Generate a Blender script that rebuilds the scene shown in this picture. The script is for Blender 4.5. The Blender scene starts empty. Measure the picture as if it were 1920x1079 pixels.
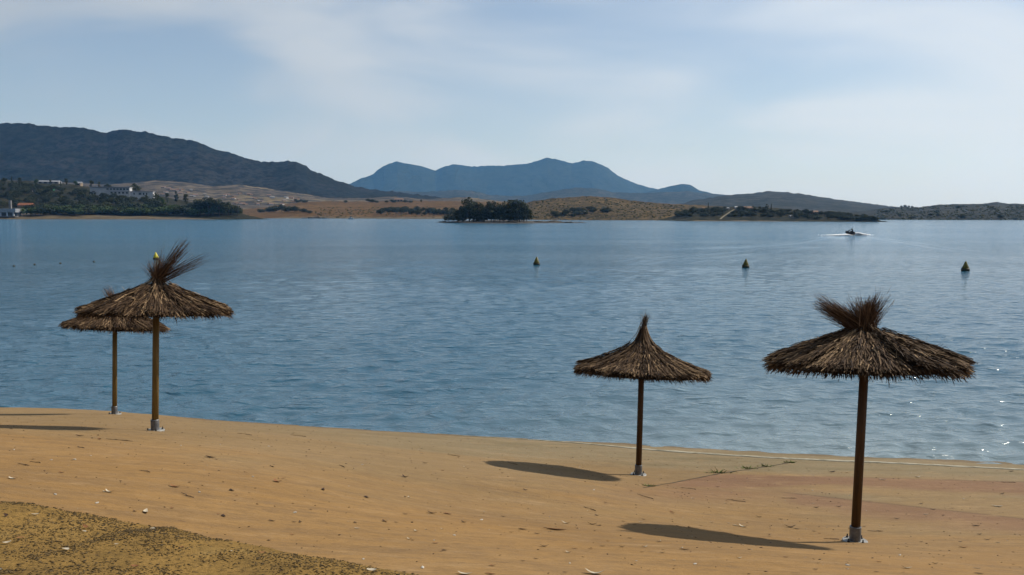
import bpy, bmesh, math, random
import numpy as np
from mathutils import Matrix, Vector

R = math.radians
rng = np.random.default_rng(7)
random.seed(7)
SC = bpy.context.scene
COL = SC.collection

# ------------------------------------------------------------------ camera
F_PX, CX, CY = 1600.0, 960.0, 539.5
CAM_Z = 5.75
PITCH = math.atan(139.5 / F_PX)
ROLL = -math.atan(0.0022)
cam_d = bpy.data.cameras.new('camera')
cam_d.sensor_width = 36.0
cam_d.lens = F_PX / 1920.0 * 36.0
cam_d.clip_start = 0.1
cam_d.clip_end = 60000.0
cam = bpy.data.objects.new('camera', cam_d)
COL.objects.link(cam)
MROT = (Matrix.Rotation(math.pi / 2 - PITCH, 4, 'X') @ Matrix.Rotation(-ROLL, 4, 'Z'))
cam.matrix_world = Matrix.Translation((0, 0, CAM_Z)) @ MROT
SC.camera = cam
M3 = np.array(MROT.to_3x3())

# ------------------------------------------------------------------ sky, sun, exposure
SUN_AZ, SUN_EL = R(67.0), R(42.0)
SUN_DIR = Vector((math.sin(SUN_AZ) * math.cos(SUN_EL), math.cos(SUN_AZ) * math.cos(SUN_EL), math.sin(SUN_EL)))
world = bpy.data.worlds.new('World')
SC.world = world
world.use_nodes = True
wt = world.node_tree
for n in list(wt.nodes):
    wt.nodes.remove(n)
def N(tree, kind, **kw):
    n = tree.nodes.new(kind)
    for k, v in kw.items():
        setattr(n, k, v)
    return n
def L(tree, a, b):
    tree.links.new(a, b)
w_out = N(wt, 'ShaderNodeOutputWorld')
w_bg = N(wt, 'ShaderNodeBackground')
w_bg.inputs['Strength'].default_value = 0.079
sky = N(wt, 'ShaderNodeTexSky', sky_type='NISHITA')
sky.sun_disc = False
sky.sun_elevation = SUN_EL
sky.sun_rotation = SUN_AZ
sky.altitude = 300.0
sky.air_density = 1.0
sky.dust_density = 0.55
sky.ozone_density = 2.6
# thin cirrus: noise on a flat cloud deck seen along the view direction
tc = N(wt, 'ShaderNodeTexCoord')
sep = N(wt, 'ShaderNodeSeparateXYZ'); L(wt, tc.outputs['Generated'], sep.inputs[0])
zc = N(wt, 'ShaderNodeMath', operation='MAXIMUM'); L(wt, sep.outputs['Z'], zc.inputs[0]); zc.inputs[1].default_value = 0.0
za = N(wt, 'ShaderNodeMath', operation='ADD'); L(wt, zc.outputs[0], za.inputs[0]); za.inputs[1].default_value = 0.25
dx = N(wt, 'ShaderNodeMath', operation='DIVIDE'); L(wt, sep.outputs['X'], dx.inputs[0]); L(wt, za.outputs[0], dx.inputs[1])
dy = N(wt, 'ShaderNodeMath', operation='DIVIDE'); L(wt, sep.outputs['Y'], dy.inputs[0]); L(wt, za.outputs[0], dy.inputs[1])
cmb = N(wt, 'ShaderNodeCombineXYZ'); L(wt, dx.outputs[0], cmb.inputs[0]); L(wt, dy.outputs[0], cmb.inputs[1])
mp = N(wt, 'ShaderNodeMapping'); mp.inputs['Rotation'].default_value = (0, 0, R(-27.6)); mp.inputs['Scale'].default_value = (0.813, 1.0, 1.0); mp.inputs['Location'].default_value = (8.924, -4.450, 0)
L(wt, cmb.outputs[0], mp.inputs[0])
nz = N(wt, 'ShaderNodeTexNoise'); nz.inputs['Scale'].default_value = 1.295; nz.inputs['Detail'].default_value = 9.0; nz.inputs['Roughness'].default_value = 0.44; nz.inputs['Distortion'].default_value = 0.7
L(wt, mp.outputs[0], nz.inputs['Vector'])
mr = N(wt, 'ShaderNodeMapRange', interpolation_type='SMOOTHSTEP')
mr.inputs['From Min'].default_value = 0.349; mr.inputs['From Max'].default_value = 0.638
mr.inputs['To Min'].default_value = 0.13; mr.inputs['To Max'].default_value = 0.844
L(wt, nz.outputs['Fac'], mr.inputs['Value'])
mxc = N(wt, 'ShaderNodeMix', data_type='RGBA')
L(wt, mr.outputs[0], mxc.inputs['Factor'])
L(wt, sky.outputs[0], mxc.inputs[6])
# cloud brightness rises towards the sun (forward scattering)
dsun = N(wt, 'ShaderNodeVectorMath', operation='DOT_PRODUCT'); L(wt, tc.outputs['Generated'], dsun.inputs[0]); dsun.inputs[1].default_value = SUN_DIR
csun = N(wt, 'ShaderNodeMapRange'); L(wt, dsun.outputs['Value'], csun.inputs['Value'])
csun.inputs['From Min'].default_value = -0.1; csun.inputs['From Max'].default_value = 0.62; csun.inputs['To Min'].default_value = 4.5; csun.inputs['To Max'].default_value = 8.45
ccol = N(wt, 'ShaderNodeVectorMath', operation='SCALE'); ccol.inputs[0].default_value = (0.935, 1.0, 1.06); L(wt, csun.outputs[0], ccol.inputs['Scale'])
L(wt, ccol.outputs[0], mxc.inputs[7])
# haze veil: the air seen edge-on towards the horizon
hv = N(wt, 'ShaderNodeMath', operation='MULTIPLY'); L(wt, zc.outputs[0], hv.inputs[0]); hv.inputs[1].default_value = -8.0
he = N(wt, 'ShaderNodeMath', operation='EXPONENT'); L(wt, hv.outputs[0], he.inputs[0])
hs = N(wt, 'ShaderNodeMath', operation='MULTIPLY'); L(wt, he.outputs[0], hs.inputs[0]); hs.inputs[1].default_value = 0.85
hf = N(wt, 'ShaderNodeMapRange'); L(wt, dsun.outputs['Value'], hf.inputs['Value']); hf.inputs['From Min'].default_value = -0.1; hf.inputs['From Max'].default_value = 0.62
hc = N(wt, 'ShaderNodeMix', data_type='RGBA'); L(wt, hf.outputs[0], hc.inputs['Factor'])
hc.inputs[6].default_value = (3.3, 4.4, 6.0, 1.0); hc.inputs[7].default_value = (5.9, 6.5, 7.3, 1.0)
vm = N(wt, 'ShaderNodeMix', data_type='RGBA'); L(wt, hs.outputs[0], vm.inputs['Factor']); L(wt, mxc.outputs[2], vm.inputs[6]); L(wt, hc.outputs[2], vm.inputs[7])
L(wt, vm.outputs[2], w_bg.inputs['Color'])
L(wt, w_bg.outputs[0], w_out.inputs['Surface'])

sun_d = bpy.data.lights.new('sun', 'SUN')
sun_d.energy = 5.0
sun_d.angle = R(0.6)
sun_d.color = (1.0, 0.93, 0.82)
sun = bpy.data.objects.new('sun', sun_d)
COL.objects.link(sun)
sun.rotation_euler = (-SUN_DIR).to_track_quat('-Z', 'Y').to_euler()
sun.location = (60, 40, 80)

SC.view_settings.view_transform = 'Standard'
SC.view_settings.look = 'None'
SC.view_settings.exposure = 0.35
SC.view_settings.gamma = 1.0
SC.view_settings.use_curve_mapping = False
SC.render.engine = 'CYCLES'
SC.cycles.use_denoising = True
SC.cycles.max_bounces = 6
SC.cycles.diffuse_bounces = 2
SC.cycles.glossy_bounces = 3
SC.cycles.transmission_bounces = 3
SC.cycles.transparent_max_bounces = 6
SC.cycles.volume_bounces = 1
SC.cycles.caustics_reflective = False
SC.cycles.caustics_refractive = False

# ------------------------------------------------------------------ projection helpers (photo pixels <-> world)
def ray(px, py):
    px = np.asarray(px, float); py = np.asarray(py, float)
    c = np.stack([(px - CX) / F_PX, -(py - CY) / F_PX, -np.ones_like(px + py)], -1)
    return c @ M3.T
def at_y(px, py, Y):
    d = ray(px, py)
    t = Y / d[..., 1]
    return np.array([0, 0, CAM_Z]) + d * t[..., None] if np.ndim(t) else np.array([0, 0, CAM_Z]) + d * t
def at_z(px, py, z):
    d = ray(px, py)
    t = (z - CAM_Z) / d[..., 2]
    return np.array([0, 0, CAM_Z]) + d * t[..., None] if np.ndim(t) else np.array([0, 0, CAM_Z]) + d * t
def project(P):
    q = (np.asarray(P, float) - np.array([0, 0, CAM_Z])) @ M3
    w = np.where(q[..., 2] < -0.05, -q[..., 2], np.nan)
    return CX + F_PX * q[..., 0] / w, CY - F_PX * q[..., 1] / w

# ------------------------------------------------------------------ numpy noise
def _hash(ix, iy, s):
    h = (ix.astype(np.int64) * 374761393 + iy.astype(np.int64) * 668265263 + s * 1442695041) & 0xffffffff
    h = ((h ^ (h >> 13)) * 1274126177) & 0xffffffff
    return ((h ^ (h >> 16)) & 0xffff) / 65535.0
def vnoise(x, y, s=0):
    x = np.asarray(x, float); y = np.asarray(y, float)
    x, y = np.broadcast_arrays(x, y)
    ix = np.floor(x); iy = np.floor(y); fx = x - ix; fy = y - iy
    fx = fx * fx * (3 - 2 * fx); fy = fy * fy * (3 - 2 * fy)
    a = _hash(ix, iy, s); b = _hash(ix + 1, iy, s); c = _hash(ix, iy + 1, s); d = _hash(ix + 1, iy + 1, s)
    return (a * (1 - fx) + b * fx) * (1 - fy) + (c * (1 - fx) + d * fx) * fy * 1.0
def fbm(x, y, o=4, s=0):
    v = 0; a = 0.5; n = 0
    for k in range(o):
        v = v + a * vnoise(x * 2 ** k, y * 2 ** k, s + k * 17); n += a; a *= 0.5
    return v / n
def sstep(a, b, x):
    t = np.clip((np.asarray(x, float) - a) / (b - a), 0, 1)
    return t * t * (3 - 2 * t)

# ------------------------------------------------------------------ mesh helpers
def mesh_np(name, V, F, mat=None, smooth=False, colors=None):
    V = np.asarray(V, np.float32).reshape(-1, 3)
    F = np.asarray(F, np.int32)
    k = F.shape[1]
    me = bpy.data.meshes.new(name)
    me.vertices.add(len(V)); me.vertices.foreach_set('co', V.ravel())
    me.loops.add(F.size); me.loops.foreach_set('vertex_index', F.ravel())
    me.polygons.add(len(F))
    me.polygons.foreach_set('loop_start', np.arange(0, F.size, k, dtype=np.int32))
    me.polygons.foreach_set('loop_total', np.full(len(F), k, np.int32))
    if smooth:
        me.polygons.foreach_set('use_smooth', np.ones(len(F), bool))
    me.update(calc_edges=True)
    if colors is not None:
        for cname, arr in colors.items():
            a = me.attributes.new(cname, 'FLOAT_COLOR', 'POINT')
            c = np.ones((len(V), 4), np.float32); c[:, :3] = arr
            a.data.foreach_set('color', c.ravel())
    if mat is not None:
        me.materials.append(mat)
    return me
def grid_faces(nr, nc):
    i = np.arange((nr - 1) * (nc - 1)); r = i // (nc - 1); c = i % (nc - 1)
    a = r * nc + c
    return np.stack([a, a + 1, a + nc + 1, a + nc], -1)
def obj(name, me, parent=None, loc=None, rot=None, **props):
    o = bpy.data.objects.new(name, me)
    COL.objects.link(o)
    if parent is not None:
        o.parent = parent
    if loc is not None:
        o.location = [float(v) for v in loc]
    if rot is not None:
        o.rotation_euler = rot
    for k, v in props.items():
        o[k] = v
    return o
def bm_mesh(name, bm, mat, smooth=False):
    me = bpy.data.meshes.new(name)
    bmesh.ops.recalc_face_normals(bm, faces=bm.faces)
    bm.to_mesh(me); bm.free()
    if smooth:
        me.polygons.foreach_set('use_smooth', np.ones(len(me.polygons), bool))
    me.materials.append(mat)
    return me
def bm_box(bm, x0, x1, y0, y1, z0, z1):
    vs = [bm.verts.new(p) for p in [(x0, y0, z0), (x1, y0, z0), (x1, y1, z0), (x0, y1, z0), (x0, y0, z1), (x1, y0, z1), (x1, y1, z1), (x0, y1, z1)]]
    for f in [(0, 3, 2, 1), (4, 5, 6, 7), (0, 1, 5, 4), (1, 2, 6, 5), (2, 3, 7, 6), (3, 0, 4, 7)]:
        bm.faces.new([vs[i] for i in f])
def box_mesh(name, x0, x1, y0, y1, z0, z1, mat, bevel=0.0):
    bm = bmesh.new(); bm_box(bm, x0, x1, y0, y1, z0, z1)
    if bevel:
        bmesh.ops.bevel(bm, geom=list(bm.edges), offset=bevel, segments=2, affect='EDGES')
    return bm_mesh(name, bm, mat)
def lathe(bm, prof, seg=24, cx=0, cy=0):
    rings = []
    for r, z in prof:
        rings.append([bm.verts.new((cx + r * math.cos(2 * math.pi * k / seg), cy + r * math.sin(2 * math.pi * k / seg), z)) for k in range(seg)])
    for a, b in zip(rings[:-1], rings[1:]):
        for k in range(seg):
            bm.faces.new([a[k], a[(k + 1) % seg], b[(k + 1) % seg], b[k]])
    bm.faces.new(rings[0][::-1]); bm.faces.new(rings[-1])
def tube(bm, pts, radii, seg=8):
    pts = [Vector(p) for p in pts]; rings = []
    for i, p in enumerate(pts):
        t = (pts[min(i + 1, len(pts) - 1)] - pts[max(i - 1, 0)]).normalized()
        u = t.orthogonal().normalized(); v = t.cross(u)
        rings.append([bm.verts.new(p + (u * math.cos(2 * math.pi * k / seg) + v * math.sin(2 * math.pi * k / seg)) * radii[i]) for k in range(seg)])
    for a, b in zip(rings[:-1], rings[1:]):
        # match ring start to avoid twisting
        off = min(range(seg), key=lambda o: (a[0].co - b[o].co).length)
        for k in range(seg):
            bm.faces.new([a[k], a[(k + 1) % seg], b[(k + 1 + off) % seg], b[(k + off) % seg]])
    bm.faces.new(rings[0][::-1]); bm.faces.new(rings[-1])

# ------------------------------------------------------------------ materials
def new_mat(name, rough=0.8, spec=0.3):
    m = bpy.data.materials.new(name); m.use_nodes = True
    t = m.node_tree; b = t.nodes['Principled BSDF']
    b.inputs['Roughness'].default_value = rough
    b.inputs['Specular IOR Level'].default_value = spec
    return m, t, b
def noise_node(t, scale, detail=4, rough=0.6, vec=None, stretch=None, rot=0.0, coord='Position'):
    if vec is None:
        g = N(t, 'ShaderNodeNewGeometry') if coord == 'Position' else N(t, 'ShaderNodeTexCoord')
        vec = g.outputs['Position' if coord == 'Position' else 'Object']
    if stretch is not None:
        m = N(t, 'ShaderNodeMapping'); m.inputs['Scale'].default_value = stretch; m.inputs['Rotation'].default_value = (0, 0, rot)
        L(t, vec, m.inputs[0]); vec = m.outputs[0]
    n = N(t, 'ShaderNodeTexNoise'); n.inputs['Scale'].default_value = scale; n.inputs['Detail'].default_value = detail; n.inputs['Roughness'].default_value = rough
    L(t, vec, n.inputs['Vector'])
    return n
def ramp(t, fac, stops):
    r = N(t, 'ShaderNodeValToRGB')
    el = r.color_ramp.elements
    while len(el) < len(stops):
        el.new(0.5)
    for e, (p, c) in zip(el, stops):
        e.position = p; e.color = (*c, 1.0)
    L(t, fac, r.inputs[0])
    return r
def mix(t, fac, a, b, mode='MIX'):
    m = N(t, 'ShaderNodeMix', data_type='RGBA', blend_type=mode)
    for s, v in ((m.inputs['Factor'], fac), (m.inputs[6], a), (m.inputs[7], b)):
        if hasattr(v, 'is_output') or isinstance(v, bpy.types.NodeSocket):
            L(t, v, s)
        elif isinstance(v, (int, float)):
            s.default_value = v
        else:
            s.default_value = (*v, 1.0)
    return m.outputs[2]
def mapr(t, v, a, b, c=0.0, d=1.0):
    m = N(t, 'ShaderNodeMapRange', interpolation_type='SMOOTHSTEP')
    L(t, v, m.inputs['Value'])
    m.inputs['From Min'].default_value = a; m.inputs['From Max'].default_value = b
    m.inputs['To Min'].default_value = c; m.inputs['To Max'].default_value = d
    return m.outputs[0]
def bump(t, b, h, strength, dist):
    n = N(t, 'ShaderNodeBump'); n.inputs['Strength'].default_value = strength; n.inputs['Distance'].default_value = dist
    L(t, h, n.inputs['Height']); L(t, n.outputs[0], b.inputs['Normal'])
def mat_noise(name, ca, cb, scale, rough=0.85, bscale=None, bdist=0.01, spec=0.2, lo=0.35, hi=0.65, coord='Position', stretch=None, metal=0.0):
    m, t, b = new_mat(name, rough, spec)
    n = noise_node(t, scale, 5, 0.6, coord=coord, stretch=stretch)
    r = ramp(t, n.outputs['Fac'], [(lo, ca), (hi, cb)])
    L(t, r.outputs[0], b.inputs['Base Color'])
    b.inputs['Metallic'].default_value = metal
    if bscale:
        nb = noise_node(t, bscale, 5, 0.65, coord=coord, stretch=stretch)
        bump(t, b, nb.outputs['Fac'], 0.6, bdist)
    return m

M = {}
# beach: ochre sand over slabs, zones come from the "zone" attribute (r olive film, g reddish slab, b dark seam)
def make_sand():
    m, t, b = new_mat('sand', 0.9, 0.15)
    big = noise_node(t, 0.22, 4, 0.55)
    c = ramp(t, big.outputs['Fac'], [(0.30, (0.1837, 0.1059, 0.0377)), (0.52, (0.2196, 0.1256, 0.0432)), (0.72, (0.2421, 0.1436, 0.0546))]).outputs[0]
    st = noise_node(t, 2.6, 7, 0.68, stretch=(0.22, 1.7, 1.0), rot=R(-9))
    c = mix(t, mapr(t, st.outputs['Fac'], 0.42, 0.66, 0.0, 0.50), c, (0.1343, 0.0844, 0.0413))
    st2 = noise_node(t, 5.0, 5, 0.6, stretch=(0.16, 1.6, 1.0), rot=R(-13))
    c = mix(t, mapr(t, st2.outputs['Fac'], 0.52, 0.72, 0.0, 0.35), c, (0.2689, 0.1706, 0.0771))
    att = N(t, 'ShaderNodeAttribute'); att.attribute_name = 'zone'
    sp = N(t, 'ShaderNodeSeparateColor'); L(t, att.outputs['Color'], sp.inputs[0])
    ol = noise_node(t, 0.9, 6, 0.65, stretch=(0.35, 1.5, 1.0), rot=R(-12))
    olc = ramp(t, ol.outputs['Fac'], [(0.30, (0.1119, 0.0951, 0.0528)), (0.50, (0.1596, 0.1311, 0.0771)), (0.72, (0.1927, 0.1527, 0.0941))]).outputs[0]
    of = N(t, 'ShaderNodeMath', operation='MULTIPLY'); L(t, sp.outputs[0], of.inputs[0]); of.inputs[1].default_value = 0.92
    c = mix(t, of.outputs[0], c, olc)
    rd = noise_node(t, 1.2, 6, 0.65, stretch=(0.4, 1.8, 1.0), rot=R(35))
    rdc = ramp(t, rd.outputs['Fac'], [(0.32, (0.1154, 0.0580, 0.0334)), (0.60, (0.1663, 0.0888, 0.0528))]).outputs[0]
    c = mix(t, sp.outputs[1], c, rdc)
    c = mix(t, sp.outputs[2], c, (0.0672, 0.0432, 0.0263))
    mo = noise_node(t, 6.5, 8, 0.75, stretch=(0.55, 1.25, 1.0), rot=R(-9))
    c = mix(t, mapr(t, mo.outputs['Fac'], 0.44, 0.66, 0.0, 0.42), c, (0.1111, 0.0686, 0.0342))
    mo2 = noise_node(t, 3.1, 8, 0.75, stretch=(0.5, 1.3, 1.0), rot=R(-15))
    c = mix(t, mapr(t, mo2.outputs['Fac'], 0.52, 0.70, 0.0, 0.45), c, (0.3066, 0.2028, 0.1017))
    gr = noise_node(t, 55.0, 3, 0.7)
    c = mix(t, mapr(t, gr.outputs['Fac'], 0.35, 0.65, 0.0, 0.22), c, (0.1255, 0.0763, 0.0357))
    sk = noise_node(t, 9.0, 2, 0.5, stretch=(0.45, 1.3, 1.0))
    c = mix(t, mapr(t, sk.outputs['Fac'], 0.70, 0.74, 0.0, 0.6), c, (0.0896, 0.0521, 0.0282))
    L(t, c, b.inputs['Base Color'])
    nb = noise_node(t, 14.0, 6, 0.7, stretch=(0.5, 1.2, 1.0))
    bump(t, b, nb.outputs['Fac'], 0.55, 0.045)
    return m
M['sand'] = make_sand()
def make_soil():
    m, t, b = new_mat('bank_soil', 0.95, 0.1)
    a = noise_node(t, 1.6, 5, 0.6)
    c = ramp(t, a.outputs['Fac'], [(0.32, (0.1624, 0.0998, 0.0298)), (0.55, (0.2329, 0.1412, 0.0410)), (0.75, (0.2763, 0.1696, 0.0537))]).outputs[0]
    d = noise_node(t, 22.0, 4, 0.7)
    c = mix(t, mapr(t, d.outputs['Fac'], 0.50, 0.62, 0.0, 0.75), c, (0.0650, 0.0406, 0.0134))
    g = noise_node(t, 0.8, 3, 0.6)
    c = mix(t, mapr(t, g.outputs['Fac'], 0.55, 0.75, 0.0, 0.4), c, (0.1733, 0.1460, 0.0634))
    L(t, c, b.inputs['Base Color'])
    nb = noise_node(t, 18.0, 6, 0.75)
    bump(t, b, nb.outputs['Fac'], 0.8, 0.06)
    return m
M['soil'] = make_soil()
def make_water():
    m, t, b = new_mat('water', 0.085, 0.42)
    b.inputs['Base Color'].default_value = (0.014, 0.050, 0.092, 1)
    b.inputs['IOR'].default_value = 1.333
    sh = N(t, 'ShaderNodeAttribute'); sh.attribute_name = 'shallow'
    gd = N(t, 'ShaderNodeNewGeometry'); sd = N(t, 'ShaderNodeSeparateXYZ'); L(t, gd.outputs['Position'], sd.inputs[0])
    far_tint = mix(t, mapr(t, sd.outputs['Y'], 60.0, 240.0), (0.005, 0.056, 0.102), (0.004, 0.100, 0.200))     # base colour bluer further out, making up for reflections that turn grey there
    L(t, mix(t, sh.outputs['Fac'], far_tint, (0.135, 0.178, 0.195)), b.inputs['Base Color'])
    w1 = noise_node(t, 2.4, 3, 0.55, stretch=(0.5, 1.25, 1.0), rot=R(6))
    w2 = noise_node(t, 7.0, 3, 0.6, stretch=(0.6, 1.2, 1.0), rot=R(-14))
    pat = noise_node(t, 0.035, 4, 0.55, stretch=(0.30, 1.4, 1.0), rot=R(4))
    amp = mapr(t, pat.outputs['Fac'], 0.34, 0.62, 0.62, 1.0)
    s1 = N(t, 'ShaderNodeMath', operation='MULTIPLY'); L(t, w1.outputs['Fac'], s1.inputs[0]); s1.inputs[1].default_value = 0.085
    s2 = N(t, 'ShaderNodeMath', operation='MULTIPLY'); L(t, w2.outputs['Fac'], s2.inputs[0]); s2.inputs[1].default_value = 0.028
    ad = N(t, 'ShaderNodeMath', operation='ADD'); L(t, s1.outputs[0], ad.inputs[0]); L(t, s2.outputs[0], ad.inputs[1])
    # sparse steeper wavelets: the short dark dashes on the lake
    w3 = noise_node(t, 1.25, 3, 0.5, stretch=(0.62, 1.35, 1.0), rot=R(5))
    p3 = mapr(t, w3.outputs['Fac'], 0.50, 0.78, 0.0, 0.082)
    a3 = N(t, 'ShaderNodeMath', operation='ADD'); L(t, ad.outputs[0], a3.inputs[0]); L(t, p3, a3.inputs[1]); ad = a3
    ml = N(t, 'ShaderNodeMath', operation='MULTIPLY'); L(t, ad.outputs[0], ml.inputs[0]); L(t, amp, ml.inputs[1])
    # the open lake is a little rougher than the water off the beach
    gp = N(t, 'ShaderNodeNewGeometry'); sy = N(t, 'ShaderNodeSeparateXYZ'); L(t, gp.outputs['Position'], sy.inputs[0])
    far = mapr(t, sy.outputs['Y'], 40.0, 240.0, 1.0, 1.35)
    m2 = N(t, 'ShaderNodeMath', operation='MULTIPLY'); L(t, ml.outputs[0], m2.inputs[0]); L(t, far, m2.inputs[1]); ml = m2
    bp = N(t, 'ShaderNodeBump'); bp.inputs['Strength'].default_value = 1.0; bp.inputs['Distance'].default_value = 1.0
    L(t, ml.outputs[0], bp.inputs['Height']); L(t, bp.outputs[0], b.inputs['Normal'])
    return m
M['water'] = make_water()
def make_thatch(name, dark, midc, light):
    m, t, b = new_mat(name, 0.85, 0.15)
    att = N(t, 'ShaderNodeAttribute'); att.attribute_name = 'strand'
    sp = N(t, 'ShaderNodeSeparateColor'); L(t, att.outputs['Color'], sp.inputs[0])
    c = ramp(t, sp.outputs[0], [(0.0, dark), (0.55, midc), (1.0, light)]).outputs[0]
    L(t, c, b.inputs['Base Color'])
    return m
M['thatch'] = make_thatch('thatch', (0.014, 0.008, 0.005), (0.066, 0.039, 0.021), (0.30, 0.205, 0.115))
M['plume'] = make_thatch('plume', (0.022, 0.011, 0.006), (0.080, 0.040, 0.020), (0.23, 0.135, 0.070))
M['thatch_core'] = mat_noise('thatch_core', (0.0157, 0.0094, 0.0055), (0.0471, 0.0283, 0.0157), 30, bscale=60, bdist=0.02, coord='Object')
M['pole'] = mat_noise('pole_wood', (0.04, 0.021, 0.009), (0.085, 0.044, 0.017), 3.0, rough=0.6, bscale=18, bdist=0.006, coord='Object', stretch=(6, 6, 0.5))
M['pole_pale'] = mat_noise('pole_wood_pale', (0.105, 0.066, 0.02), (0.19, 0.125, 0.04), 3.0, rough=0.6, bscale=18, bdist=0.006, coord='Object', stretch=(6, 6, 0.5))
M['steel'] = mat_noise('galvanised_steel', (0.085, 0.088, 0.095), (0.17, 0.175, 0.185), 14, rough=0.45, bscale=30, bdist=0.002, coord='Object', metal=0.55, spec=0.5)
M['plate'] = mat_noise('plate_steel', (0.16, 0.16, 0.155), (0.27, 0.27, 0.26), 20, rough=0.5, coord='Object', metal=0.1)
M['bolt'] = mat_noise('bolt_steel', (0.0236, 0.0236, 0.0251), (0.0707, 0.0667, 0.0628), 30, rough=0.5, coord='Object', metal=0.5)
M['kerb'] = mat_noise('kerb_concrete', (0.1335, 0.1177, 0.0785), (0.2826, 0.2630, 0.2041), 5.0, rough=0.9, bscale=20, bdist=0.01)
M['foam'] = mat_noise('foam', (0.82, 0.84, 0.86), (0.90, 0.91, 0.92), 2.0, rough=0.7)
M['crack'] = mat_noise('crack_dirt', (0.0393, 0.0283, 0.0157), (0.0942, 0.0667, 0.0353), 5.0)
M['weed'] = mat_noise('weed_leaf', (0.0589, 0.0864, 0.0173), (0.1335, 0.1570, 0.0393), 9.0)
M['leaf_dark'] = mat_noise('dry_leaf_dark', (0.016, 0.008, 0.004), (0.048, 0.022, 0.011), 25, rough=0.7)
M['leaf_rust'] = mat_noise('dry_leaf_rust', (0.1177, 0.0471, 0.0173), (0.1884, 0.0824, 0.0314), 25, rough=0.7)
M['leaf_pale'] = mat_noise('dry_leaf_pale', (0.2591, 0.2198, 0.1570), (0.4082, 0.3611, 0.2826), 25, rough=0.7)
M['twig'] = mat_noise('twig_bark', (0.0589, 0.0353, 0.0204), (0.1335, 0.0864, 0.0510), 25)
M['stone_pale'] = mat_noise('pale_stone', (0.2512, 0.2276, 0.1884), (0.3925, 0.3690, 0.3218), 12, bscale=40, bdist=0.004)
M['chip'] = mat_noise('bark_chip', (0.028, 0.019, 0.008), (0.1, 0.068, 0.028), 7)
M['buoy'] = mat_noise('buoy_yellow_shaded', (0.055, 0.05, 0.006), (0.085, 0.075, 0.008), 3, rough=0.4, coord='Object')  # buoy yellow darkened: the backlit shade is put into the colour
M['buoy_yellow_lit'] = mat_noise('buoy_yellow_lit', (0.36, 0.32, 0.02), (0.46, 0.40, 0.03), 3, rough=0.4, coord='Object')  # the same buoy yellow without the painted shade
M['buoy_dark'] = mat_noise('buoy_skirt', (0.0157, 0.0157, 0.0110), (0.0471, 0.0432, 0.0236), 3, rough=0.5, coord='Object')
M['black'] = mat_noise('black_plastic', (0.0063, 0.0063, 0.0079), (0.0157, 0.0157, 0.0173), 4, rough=0.4, coord='Object')
M['suit'] = mat_noise('dark_suit', (0.0079, 0.0079, 0.0094), (0.0173, 0.0173, 0.0204), 6, rough=0.7, coord='Object')
M['skin'] = mat_noise('skin', (0.2355, 0.1335, 0.0864), (0.2826, 0.1648, 0.1099), 6, rough=0.6, coord='Object')
# hills
def make_hill(name, grass_a, grass_b, scrub, scale, scrub_lo, scrub_hi, scrub_scale, patch=None, patch_scale=0.01):
    m, t, b = new_mat(name, 0.95, 0.05)
    a = noise_node(t, scale, 6, 0.6)
    c = ramp(t, a.outputs['Fac'], [(0.34, grass_a), (0.66, grass_b)]).outputs[0]
    if patch:
        pn = noise_node(t, patch_scale, 3, 0.5, stretch=(0.5, 1.0, 1.6))
        c = mix(t, mapr(t, pn.outputs['Fac'], 0.52, 0.60), c, patch)
    s = noise_node(t, scrub_scale, 7, 0.68)
    c = mix(t, mapr(t, s.outputs['Fac'], scrub_lo, scrub_hi), c, scrub)
    L(t, c, b.inputs['Base Color'])
    nb = noise_node(t, scrub_scale * 2.0, 6, 0.7)
    bump(t, b, nb.outputs['Fac'], 0.9, 9.0 / (scrub_scale * 40))
    return m
M['ridge_left'] = make_hill('scrub_ridge', (0.008, 0.010, 0.008), (0.015, 0.017, 0.015), (0.004, 0.005, 0.004), 0.008, 0.42, 0.58, 0.05, patch=(0.020, 0.020, 0.019), patch_scale=0.006)
M['ridge_far'] = make_hill('wooded_mountain', (0.0121, 0.0176, 0.0110), (0.0198, 0.0253, 0.0165), (0.0071, 0.0104, 0.0066), 0.003, 0.42, 0.62, 0.012)
M['ridge_mid'] = make_hill('wooded_hill', (0.0206, 0.0238, 0.0204), (0.0438, 0.0429, 0.0354), (0.0093, 0.0124, 0.0110), 0.006, 0.44, 0.58, 0.03)
M['slope_dry'] = make_hill('dry_slope', (0.1295, 0.1021, 0.0667), (0.2434, 0.1923, 0.1177), (0.0550, 0.0502, 0.0345), 0.012, 0.48, 0.60, 0.035, patch=(0.2826, 0.2237, 0.1335), patch_scale=0.006)
M['slope_village'] = make_hill('village_slope', (0.0593, 0.0498, 0.0407), (0.1130, 0.0904, 0.0622), (0.0294, 0.0272, 0.0249), 0.012, 0.44, 0.58, 0.03, patch=(0.1356, 0.1074, 0.0650), patch_scale=0.006)
M['field'] = make_hill('dry_grass', (0.0623, 0.0354, 0.0144), (0.0980, 0.0580, 0.0237), (0.0267, 0.0193, 0.0093), 0.035, 0.50, 0.62, 0.16, patch=(0.1038, 0.0617, 0.0254), patch_scale=0.012)
M['hill_dry'] = make_hill('dry_hill', (0.0561, 0.0394, 0.0181), (0.1055, 0.0726, 0.0311), (0.0211, 0.0184, 0.0101), 0.03, 0.46, 0.58, 0.16)
M['headland'] = make_hill('headland_soil', (0.0187, 0.0187, 0.0099), (0.0385, 0.0330, 0.0176), (0.0088, 0.0110, 0.0055), 0.03, 0.42, 0.58, 0.14)
M['shore_strip'] = mat_noise('shore_earth', (0.0471, 0.0352, 0.0176), (0.0911, 0.0678, 0.0352), 0.15, bscale=0.8, bdist=0.3)
M['rock'] = mat_noise('dark_rock', (0.0188, 0.0170, 0.0151), (0.0691, 0.0615, 0.0502), 0.5, bscale=1.2, bdist=0.5)
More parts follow.
